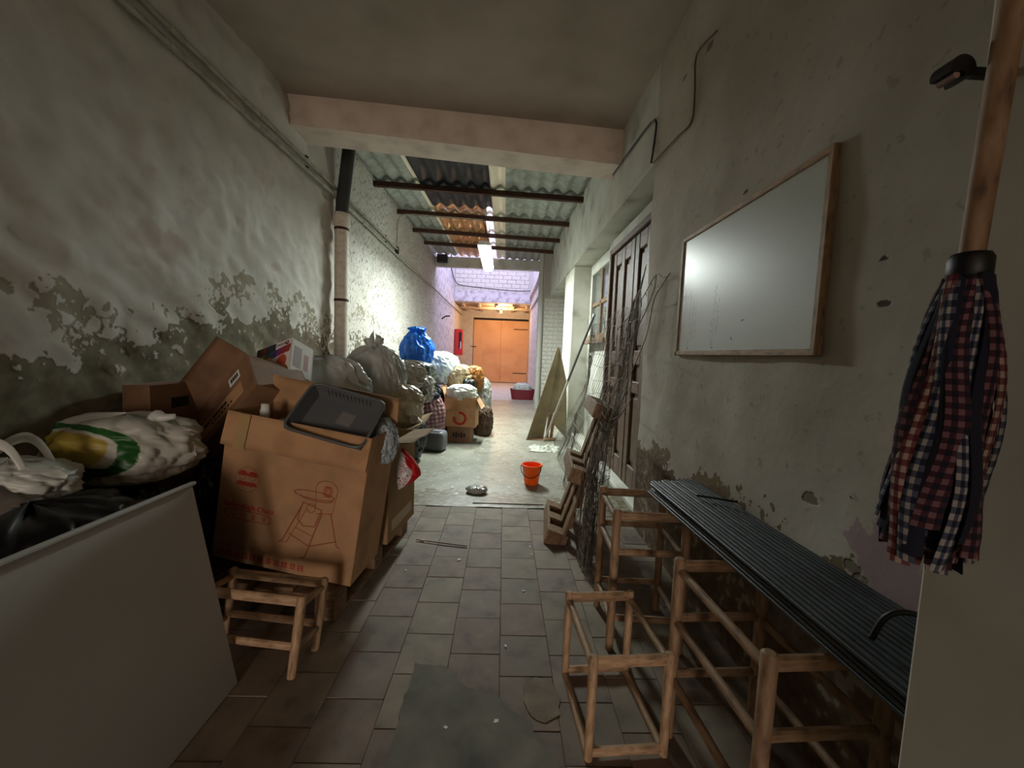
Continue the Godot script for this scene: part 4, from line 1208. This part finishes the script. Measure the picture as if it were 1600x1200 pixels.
# ------------------------------------------------------------------ the right side
func right_side() -> void:
	# --- whiteboard
	var wb := thing("whiteboard", "whiteboard in a pale wooden frame on the right wall", "whiteboard", at(V(XR - 0.012, 1.478, -1.57), -90))
	var ink := paint(460, 300, func(x, y):
		var c := Color(0.78, 0.79, 0.76)
		var n := n_fine.get_noise_2d(x * 0.02, y * 0.02)
		return c.darkened(0.03 + 0.05 * n))
	var im: Image = ink.get_image()
	var g := RandomNumberGenerator.new()
	g.seed = 12
	for col in [[0.025, 0.55, 0.97], [0.06, 0.50, 0.80], [0.125, 0.48, 0.95], [0.155, 0.56, 0.90], [0.19, 0.60, 0.88], [0.355, 0.72, 0.95], [0.375, 0.50, 0.96], [0.405, 0.60, 0.86]]:    # lines of faded handwriting, turned on their side
		var y: float = col[2]
		while y > col[1]:
			var x: float = col[0] + g.randf_range(-0.004, 0.004)
			dot_line(im, [Vector2(x, y), Vector2(x + g.randf_range(-0.012, 0.012), y - g.randf_range(0.008, 0.018)), Vector2(x + g.randf_range(-0.006, 0.012), y - 0.02)], Color(0.38, 0.40, 0.40) if col[0] > 0.1 else Color(0.55, 0.57, 0.57), 1)
			y -= 0.02 if g.randf() < 0.8 else 0.045
	dot_line(im, [Vector2(0.123, 0.965), Vector2(0.13, 0.965)], Color(0.2, 0.2, 0.2), 3)
	dot_line(im, [Vector2(0.372, 0.965), Vector2(0.38, 0.965)], Color(0.2, 0.2, 0.2), 3)
	dot_line(im, [Vector2(0.60, 0.79), Vector2(0.615, 0.785)], Color(0.4, 0.4, 0.4), 3)
	dot_line(im, [Vector2(0.53, 0.90), Vector2(0.54, 0.915)], Color(0.4, 0.4, 0.4), 3)
	im.generate_mipmaps()
	obj("backing", bx(V(0.90, 0.575, 0.012), 0.001), M.melamine, wb)
	face_print("writing_surface", ImageTexture.create_from_image(im), 0.895, 0.570, wb, at(V(0, 0, 0.0065)), 0.34)
	for y in [-0.289, 0.289]: obj("frame_bar", bx(V(0.925, 0.022, 0.024), 0.003, at(V(0, y, 0.002))), M.wood_pale, wb)
	for x in [-0.452, 0.452]: obj("frame_bar", bx(V(0.022, 0.60, 0.024), 0.003, at(V(x, 0, 0.002))), M.wood_pale, wb)
	# --- cables on the wall
	tag(obj("black_cable", tb(smooth([V(0.90, 2.76, -3.50), V(0.915, 2.748, -2.976), V(0.915, 2.69, -2.58), V(0.915, 2.52, -2.573), V(0.915, 2.46, -2.59), V(0.915, 2.43, -2.60)], 4), 0.007, 6), M.black), "black cable running down from the beam beside the doorway lintel", "cable")
	tag(obj("grey_cable", tb(smooth([V(0.918, 2.66, -1.86), V(0.916, 2.696, -2.045), V(0.916, 2.523, -2.038), V(0.916, 2.374, -2.049), V(0.914, 2.385, -2.216), V(0.912, 2.41, -2.555)], 4), 0.005, 6), mat(Color(0.42, 0.34, 0.27), 0.7)), "thin brown cable pinned up the wall above the whiteboard", "cable")
	# --- stool frames
	stool("tall stool frame nearest the doorway, under the far end of the strips", at(V(0.60, 0, -1.555), -3), 0.27, 0.57, 0.26, [0.545, 0.40, 0.13])
	stool("tall stool frame nearest the camera, under the near end of the strips", at(V(0.69, 0, -0.915), 3), 0.27, 0.565, 0.36, [0.54, 0.38, 0.20])
	stool("low stool frame standing on the tiles in front of the tall ones", at(V(0.385, 0, -1.165), 4), 0.225, 0.315, 0.29, [0.295, 0.02], 0.014, M.wood_pale)
	# --- bundle of grey slats
	for i in 14:
		var s := T()
		var len := 1.16 + 0.05 * g.randf()
		box(s, V(0.075, 0.009, len), at(V(0, 0, 0)), 0.002)
		for k in 3: box(s, V(0.006, 0.005, len - 0.004), at(V(-0.026 + 0.018 * k, 0.0065, 0)), 0.001)
		var o := obj("cladding_strip", s, M.slat, null, at(V(0.690 + 0.0155 * i, 0.620 + 0.0012 * i, -1.00 + 0.03 * g.randf_range(-1, 1)), 2.0 + g.randf_range(-0.4, 0.4), 0, -8.0) if i < 11 else at(V(0.702, 0.577 + 0.0125 * (i - 11), -1.00 + 0.02 * (i - 12)), 2.0))
		tag(o, "long dark grey ribbed strip in the bundle across the stool frames", "cladding", "bundle of grey strips on the stool frames")
	tag(obj("iron_rod", tb([V(0.735, 0.652, -1.38), V(0.842, 0.662, -1.30)], 0.004, 6), M.black), "short black rod lying across the grey strips", "rod")
	tag(obj("black_lead", tb(smooth([V(0.70, 0.65, -0.66), V(0.712, 0.70, -0.65), V(0.745, 0.715, -0.64), V(0.80, 0.70, -0.62)]), 0.005, 6), M.black), "short black lead curling up from the grey strips", "cable")
	# --- leaning pallet
	var lax := V(0.30, 0.95, 0.0).normalized()
	var yax := V(0.95, -0.30, 0.0).normalized()
	var pt := Transform3D(Basis(Vector3.UP, deg_to_rad(-6)) * Basis(lax, yax, V(0, 0, -1)), V(0.445, 0.445, -2.50))
	pallet("narrow wooden pallet stood on end, leaning against the wire mesh", pt, 0.92, 0.50, 7, M.wood_old)
	wire_mesh()
	# --- folded cardboard, pole and cloth by the pier
	var fc := thing("folded_cardboard", "sheet of brown cardboard folded lengthwise and stood by the pier", "cardboard", at(V(0.60, 0, -5.15)))
	var s4 := T()
	slabquad(s4, V(-0.265, 0, 0.05), V(-0.02, 0, -0.12), V(0.19, 1.26, -0.35), V(0.145, 1.27, -0.30), 0.006)
	obj("left_fold", s4, M.card_olive, fc)
	s4 = T()
	slabquad(s4, V(0.188, 1.262, -0.348), V(0.30, 0.80, -0.30), V(0.31, 0.0, -0.10), V(0.03, 0.30, -0.170), 0.006)
	obj("right_fold", s4, M.card_olive, fc)
	s4 = T()
	slabquad(s4, V(-0.265, 0.004, 0.05), V(0.10, 0.004, 0.05), V(0.10, 0.004, -0.18), V(-0.13, 0.004, -0.25), 0.006)
	obj("bottom_fold", s4, M.card_dark, fc)
	var bl := thing("wooden_bracket", "small wooden bracket standing inside the folded cardboard", "bracket", at(V(0.66, 0.008, -5.14), 20))
	obj("foot", bx(V(0.16, 0.03, 0.06), 0.004, at(V(0, 0.015, 0))), M.wood_pale, bl)
	obj("upright", bx(V(0.03, 0.34, 0.04), 0.004, at(V(-0.03, 0.2, 0), 0, 0, -6)), M.wood_dark, bl)
	obj("upright", bx(V(0.03, 0.34, 0.04), 0.004, at(V(0.035, 0.2, 0), 0, 0, -6)), M.wood_old, bl)
	var po := thing("pole", "long grey pole leaning into the window recess", "pole", Transform3D())
	obj("lower_tube", tb([V(0.574, 0.005, -5.06), V(0.84, 0.84, -4.95)], 0.014, 10), mat(Color(0.60, 0.58, 0.53), 0.6), po)
	obj("upper_tube", tb([V(0.836, 0.83, -4.952), V(1.10, 1.66, -4.84)], 0.016, 10), mat(Color(0.30, 0.30, 0.30), 0.5), po)
	obj("end_cap", tb([V(1.096, 1.648, -4.842), V(1.108, 1.686, -4.836)], 0.019, 10), M.steel, po)
	s4 = T()
	var cn := noise(77, 7.0, 3)
	for face in [0, 1]:
		sheet(s4, 40, 26, func(u, v):
			var x: float = lerpf(-0.30, 0.30, u)
			var z: float = lerpf(0.13, -0.17, v) + x * 0.12
			var edge: float = sin(u * PI) * sin(v * PI)
			return V(x * (1.0 + 0.16 * cn.get_noise_2d(v * 0.4, 3.0)), 0.008 - 0.003 * face + absf(cn.get_noise_2d(x, z)) * 0.11 * sqrt(edge), z * (1.0 + 0.3 * cn.get_noise_2d(u * 0.4, 8.0))), face == 1)
	tag(obj("dust_sheet", s4, M.cloth, null, at(V(0.66, 0, -4.58))), "crumpled white cloth lying on the floor at the pole's foot", "cloth")
	# --- bucket
	var bu := thing("bucket", "small orange plastic bucket standing on the cement floor", "bucket", at(V(0.283, 0.003, -3.36)))
	var s5 := T()
	lathe(s5, [Vector2(0.001, 0.0), Vector2(0.062, 0.0), Vector2(0.064, 0.004), Vector2(0.086, 0.165), Vector2(0.091, 0.166), Vector2(0.091, 0.175), Vector2(0.086, 0.176), Vector2(0.083, 0.17), Vector2(0.060, 0.006), Vector2(0.001, 0.005)], 32)
	obj("pail", s5, M.bucket, bu)
	obj("handle", tb(smooth([V(0.088, 0.165, 0), V(0.06, 0.115, 0.085), V(-0.02, 0.085, 0.125), V(-0.085, 0.11, 0.07), V(-0.098, 0.15, 0.0), V(-0.088, 0.168, -0.01)]), 0.0035, 6), M.black, bu)
	for x in [-0.09, 0.09]: obj("lug", bx(V(0.012, 0.02, 0.018), 0.003, at(V(x, 0.165, 0))), M.bucket, bu)
	# --- tub at the end of the corridor
	var tu := thing("tub", "maroon plastic tub holding white bags at the patio corner", "tub", at(V(0.50, 0.0, -9.85)))
	var s6 := T()
	for f in [[0.0, 0.0], [1.0, 0.012]]:
		var outer: bool = f[0] == 0.0
		sheet(s6, 40, 4, func(u, v):
			var a: float = TAU * u
			var e := 0.45
			var gr: float = 1.0 + 0.16 * v
			return V(signf(cos(a)) * pow(absf(cos(a)), e) * (0.275 * gr - f[1]), 0.01 + v * 0.25, signf(sin(a)) * pow(absf(sin(a)), e) * (0.17 * gr - f[1])), outer)
	box(s6, V(0.5, 0.012, 0.30), at(V(0, 0.006, 0)), 0.003)
	obj("basin", s6, M.maroon, tu)
	bag("bin_bag", "white bag heaped in the maroon tub", at(V(0.50, 0.015, -9.85)), 0.22, 0.40, 0.13, 140, plastic(Color(0.74, 0.76, 0.76), 0.3), 0.12)
	mop()
	pipes()

func slabquad(s: SurfaceTool, a: Vector3, b: Vector3, c: Vector3, d: Vector3, t: float) -> void:
	var n := (b - a).cross(d - a).normalized() * t
	s.set_smooth_group(-1)
	quad(s, a, b, c, d)
	quad(s, a + n, d + n, c + n, b + n)
	var p := [a, b, c, d]
	for i in 4:
		var j := (i + 1) % 4
		quad(s, p[i], p[i] + n, p[j] + n, p[j])

func wire_mesh() -> void:
	var o := thing("wire_mesh", "roll of rusty welded wire mesh leaning against the door and window", "wire mesh", Transform3D())
	var w := noise(88, 0.9, 2)
	var f := func(u: float, t: float):                 # u along the corridor from far to near, t upwards
		var z := lerpf(-5.0, -2.02, u)
		var foot := V(lerpf(0.70, 0.50, u), 0.012, z)
		var top := V(lerpf(1.05, 0.90, u), lerpf(1.42, 1.66, u), lerpf(-4.75, -2.30, u))
		var p := foot.lerp(top, t)
		p.x += 0.10 * sin(t * PI) * (1.0 - u) + 0.05 * w.get_noise_2d(u * 4.0, t * 2.0) + 0.06 * sin(u * 9.0 + t * 2.0) * (0.3 + t)
		p.y += 0.06 * w.get_noise_2d(u * 6.0 + 9.0, t * 3.0) * t
		p.x = minf(p.x, 1.045 if p.z < -2.7 else 0.90)
		return p
	var s := T()
	var g := RandomNumberGenerator.new()
	g.seed = 5
	for i in 67:
		var u := i / 66.0
		var pts := []
		for k in 13: pts.append(f.call(u + g.randf_range(-0.002, 0.002), k / 12.0))
		tube(s, pts, 0.0022, 4, false)
	var up := obj("upright_wires", s, M.wire, o)
	up.set_meta("kind", "stuff")
	s = T()
	for i in 14:
		var t := i / 13.0
		var pts := []
		for k in 41: pts.append(f.call(k / 40.0, t + g.randf_range(-0.003, 0.003)))
		tube(s, pts, 0.0022, 4, false)
	var cr := obj("cross_wires", s, M.wire, o)
	cr.set_meta("kind", "stuff")
	# the sprung near end: bunched wires curling down to the floor and two long ends at the top
	s = T()
	for i in 34:
		var x := g.randf_range(-0.035, 0.05)
		var z := g.randf_range(-0.22, 0.06)
		var p0 := V(0.47 + x * 0.6, 0.01, -1.95 + z * 0.7)
		var pts := smooth([p0, p0 + V(0.02 + g.randf_range(-0.02, 0.02), 0.30, -0.05), p0 + V(0.07 + g.randf_range(-0.02, 0.03), 0.62, -0.13), p0 + V(0.20 + x, 0.95 + g.randf_range(-0.1, 0.1), -0.26)], 5)
		tube(s, pts, 0.0022, 4, false)
	for i in 16:
		var y := 0.06 + 0.055 * i
		var c := V(0.475 + 0.16 * y, y, -1.98 - 0.16 * y)
		var pts := []
		for k in 11:
			var a := TAU * k / 10.0 + i
			pts.append(c + V(cos(a) * 0.045, sin(a * 2.0) * 0.015, sin(a) * 0.09))
		tube(s, pts, 0.0020, 4, false)
	var bn := obj("bunched_wires", s, M.wire, o)
	bn.set_meta("kind", "stuff")
	obj("loose_end", tb(smooth([V(0.72, 0.95, -2.30), V(0.80, 1.15, -2.30), V(0.86, 1.32, -2.32), V(0.87, 1.50, -2.28), V(0.89, 1.58, -2.22), V(0.89, 1.62, -2.14)]), 0.003, 5), M.wire, o)
	obj("loose_end", tb(smooth([V(0.80, 1.35, -2.75), V(0.87, 1.52, -2.52), V(0.90, 1.66, -2.36), V(0.895, 1.62, -2.22), V(0.89, 1.625, -2.12)]), 0.003, 5), M.wire, o)
	obj("loose_end", tb(smooth([V(0.78, 1.10, -2.70), V(0.86, 1.34, -2.52), V(0.90, 1.56, -2.38), V(0.90, 1.66, -2.35)]), 0.003, 5), M.wire, o)
	for k in 9: obj("loose_rung", tb([V(0.785 + 0.012 * k, 1.12 + 0.06 * k, -2.70 + 0.042 * k), V(0.80 + 0.011 * k, 1.32 + 0.037 * k, -2.75 + 0.045 * k)], 0.0022, 5), M.wire, o)

func mop() -> void:
	var o := thing("rag_mop", "rag mop of checked cloth strips hanging head down on the pier", "mop", at(V(0.567, 0, -0.470)))
	var s := T()
	tube(s, [V(0.012, 1.60, 0), V(0.006, 1.45, 0), V(0, 1.275, 0)], [0.0125, 0.0125, 0.0115], 12)
	obj("handle", s, M.wood, o)
	s = T()
	lathe(s, [Vector2(0.001, 1.262), Vector2(0.017, 1.262), Vector2(0.020, 1.267), Vector2(0.020, 1.288), Vector2(0.017, 1.294), Vector2(0.010, 1.296)], 20)
	obj("collar", s, M.black, o)
	obj("hanging_loop", tb(smooth([V(0.012, 1.60, 0), V(0.016, 1.63, 0.006), V(0.012, 1.66, 0.01)]), 0.0015, 5), M.iron, o)
	var mats := [
		mat(Color.WHITE, 0.95, plaid(Color(0.06, 0.08, 0.16), Color(0.26, 0.28, 0.34), Color(0.60, 0.58, 0.55), 16, 64), 1.0, false),
		mat(Color.WHITE, 0.95, plaid(Color(0.05, 0.06, 0.13), Color(0.22, 0.10, 0.14), Color(0.42, 0.30, 0.32), 16, 64), 1.0, false),
		mat(Color(0.07, 0.08, 0.14), 0.95),
		mat(Color.WHITE, 0.95, plaid(Color(0.30, 0.08, 0.10), Color(0.40, 0.24, 0.24), Color(0.62, 0.55, 0.50), 16, 64), 1.0, false)]
	for m in mats: m.uv1_scale = V(1.0, 11.0, 1.0)
	var g := RandomNumberGenerator.new()
	g.seed = 33
	for i in 44:
		var a := TAU * i / 44.0 * 2.0 + g.randf_range(-0.1, 0.1)
		var inner := 1.0 if i < 22 else 0.6
		var reach := g.randf_range(0.30, 0.37)
		var wd := g.randf_range(0.007, 0.011)
		var rx := 0.041 * inner
		var rz := 0.040 * inner
		var tw := g.randf_range(-0.5, 0.5)
		s = T()
		for face in [0, 1]:
			sheet(s, 3, 14, func(u, v):
				var spread: float = 0.42 + 0.58 * pow(sin(minf(v * 1.3, 1.0) * PI / 2), 0.8)
				var c := V(cos(a) * rx * spread + 0.004 * sin(v * 9.0 + i) - 0.014 * v * v, 1.268 - reach * v, sin(a) * rz * spread + 0.004 * cos(v * 8.0 + i))
				var tang := V(-sin(a + tw * v), 0, cos(a + tw * v))
				return c + tang * (u - 0.5) * 2.0 * wd * (0.7 + 0.5 * v) + V(cos(a), 0, sin(a)) * (0.004 * sin(u * PI) - 0.0012 * face), face == 1)
		var st := obj("cloth_strip", s, mats[[0, 1, 2, 0, 3, 1, 2][i % 7]], o)
		st.set_meta("label", "checked cloth strip")
	var h := thing("wall_clip", "black plastic clip on the pier beside the mop handle", "clip", at(V(0.566, 1.532, -0.515)).scaled_local(V(0.55, 0.55, 0.55)))
	s = T()
	var pr := PackedVector2Array()
	for k in 15:
		var a := lerpf(PI * 1.05, 0.05, k / 14.0)
		pr.append(Vector2(cos(a) * 0.030, sin(a) * 0.030))
	pr.append_array([Vector2(0.028, -0.012), Vector2(0.010, -0.020), Vector2(0.004, -0.006), Vector2(-0.028, -0.008)])
	prism(s, pr, 0.045)
	obj("jaw", s, M.black, h)
	obj("arm", bx(V(0.12, 0.02, 0.02), 0.003, at(V(0.085, 0.006, 0))), M.black, h)
	obj("roller", tb([V(-0.010, -0.012, -0.018), V(-0.010, -0.012, 0.018)], 0.008, 10), mat(Color(0.55, 0.46, 0.42), 0.6), h)

func pipes() -> void:
	for row in [[2.59, 0.017, "lower long grey conduit along the left wall", -14.9], [2.672, 0.015, "upper long grey conduit along the left wall", -6.0]]:
		var y: float = row[0]
		var o := thing("conduit", row[2], "pipe", at(V(XL + 0.042, y, 0)))
		var pts := []
		var z := 1.3
		while z > row[3]:
			pts.append(V(0.004 * sin(z * 2.1 + y * 9.0), 0.010 * sin(z * 1.3 + y * 5.0), z))
			z -= 0.35
		pts.append(V(0, 0, row[3]))
		obj("tube", tb(pts, row[1], 10), M.conduit, o)
		for k in [-0.4, -2.05, -2.75, -4.6, -7.5, -9.8, -12.2]:
			if k > row[3]: obj("coupling", tb([V(0.004 * sin(k * 2.1 + y * 9.0), 0.010 * sin(k * 1.3 + y * 5.0), k - 0.04), V(0.004 * sin(k * 2.1 + y * 9.0), 0.010 * sin(k * 1.3 + y * 5.0), k + 0.04)], row[1] + 0.005, 10), M.conduit, o)
		for k in [-1.2, -3.3, -5.4, -8.6, -11.0]:
			if k > row[3]: obj("saddle", bx(V(0.05, 0.012, 0.03), 0.003, at(V(-0.005, row[1] + 0.004, k))), M.iron, o)
	var l := thing("lamp_cable", "thin cable rising from the conduit to the roof purlin", "cable", Transform3D())
	obj("wire", tb(smooth([V(XL + 0.03, 2.67, -6.0), V(XL + 0.03, 2.95, -6.02), V(XL + 0.04, 3.10, -6.03), V(XL + 0.14, 3.20, -6.04), V(-1.1, 3.20, -6.05), V(-0.40, 3.18, -6.05)]), 0.008, 6), M.conduit, l)
	obj("junction", bx(V(0.05, 0.10, 0.06), 0.004, at(V(XL + 0.03, 2.66, -6.02))), M.iron, l)
	var d := thing("downpipe", "old downpipe with dark upper part on the left wall", "pipe", at(V(XL + 0.10, 0, -3.86)))
	obj("lower_pipe", tb([V(0, 0, 0), V(0, 2.42, 0)], 0.064, 18), M.pipe_white, d)
	obj("collar", tb([V(0, 2.31, 0), V(0, 2.33, 0), V(0, 2.43, 0), V(0, 2.44, 0)], [0.066, 0.078, 0.078, 0.07], 18), M.pipe_white, d)
	obj("upper_pipe", tb([V(0, 2.40, 0), V(0, 2.55, -0.02), V(0.025, 3.16, -0.12)], 0.060, 18), M.pipe_dark, d)
	for y in [0.5, 1.6, 2.28]: obj("strap", tb([V(0, y, 0), V(0, y + 0.025, 0)], 0.067, 18), M.rust, d)
	var e := thing("drainpipe", "pale drainpipe at the corner before the patio", "pipe", at(V(0.722, 0, -8.22)))
	obj("tube", tb([V(0.012, 0, 0), V(0, 3.42, 0)], 0.055, 16), M.drain, e)
	for y in [0.9, 2.35]: obj("socket", tb([V(0.006, y, 0), V(0.006, y + 0.09, 0)], 0.062, 16), M.drain, e)
	tag(obj("patio_cable", tb(smooth([V(XL + 0.02, 5.0, -11.9), V(XL + 0.02, 3.9, -11.9), V(XL + 0.03, 3.62, -12.0), V(XL + 0.06, 3.42, -12.85), V(-1.4, 3.34, -12.90), V(-0.6, 3.28, -12.90), V(0.3, 3.24, -12.90), V(0.78, 3.26, -12.90)]), 0.014, 6), M.iron), "dark cable sagging across the patio's brick wall", "cable")
	var x := thing("extinguisher_box", "red fire extinguisher box on the left wall before the orange door", "fire box", at(V(XL + 0.14, 1.05, -13.3)))
	obj("case", bx(V(0.26, 0.88, 0.34), 0.02, at(V(0, 0.44, 0))), M.red, x)
	obj("window", bx(V(0.10, 0.56, 0.004), 0.001, at(V(0.065, 0.50, 0.171))), M.black, x)
	obj("hose", bx(V(0.03, 0.24, 0.004), 0.001, at(V(0.085, 0.34, 0.174))), M.paper, x)
	tag(obj("iron_bracket", tb(smooth([V(XL, 2.02, -10.5), V(XL + 0.10, 2.10, -10.5), V(XL + 0.22, 2.11, -10.5)]), 0.018, 6), M.iron), "small iron bracket sticking out of the patio's left wall", "bracket")

func small_bits() -> void:
	tag(obj("stick", tb([V(-0.494, 0.006, -2.262), V(-0.33, 0.008, -2.225), V(-0.178, 0.006, -2.199)], [0.003, 0.004, 0.005], 6), M.wood_dark), "thin dark stick lying on the floor tiles", "stick")
	tag(obj("strip_of_wood", tb([V(-0.20, 0.006, -2.86), V(0.34, 0.006, -2.865)], 0.005, 6), M.wood_dark), "long thin batten along the seam between tiles and cement", "batten")
	var i := 0
	for p in [[-0.459, -2.261, 0.03], [-0.21, -2.055, 0.022], [0.196, -2.219, 0.014], [0.198, -2.131, 0.012], [0.136, -1.786, 0.012], [-0.473, -1.936, 0.012], [0.047, -1.43, 0.012], [-0.138, -1.095, 0.012], [0.016, -1.118, 0.016], [-0.35, -3.05, 0.05], [-0.40, -3.2, 0.04], [0.33, -3.15, 0.02]]:
		var s := T()
		var r: float = p[2] * 0.55
		prism(s, ragged([Vector2(-r, -r * 0.5), Vector2(r * 0.7, -r * 0.6), Vector2(r, r * 0.4), Vector2(-r * 0.4, r * 0.6)], r * 0.2, 50 + i), 0.0015, at(V(p[0], 0.004, p[1]), i * 47.0, -88))
		tag(obj("paper_scrap", s, M.paper), "tiny white scrap of paper on the floor", "scrap", "paper scraps on the floor")
		i += 1
	bag("crumpled_film", "crumpled clear plastic film on the dirt seam of the floor", at(V(-0.185, 0.003, -3.10)), 0.075, 0.05, 0.055, 150, plastic(Color(0.60, 0.62, 0.60), 0.15), 0.25)
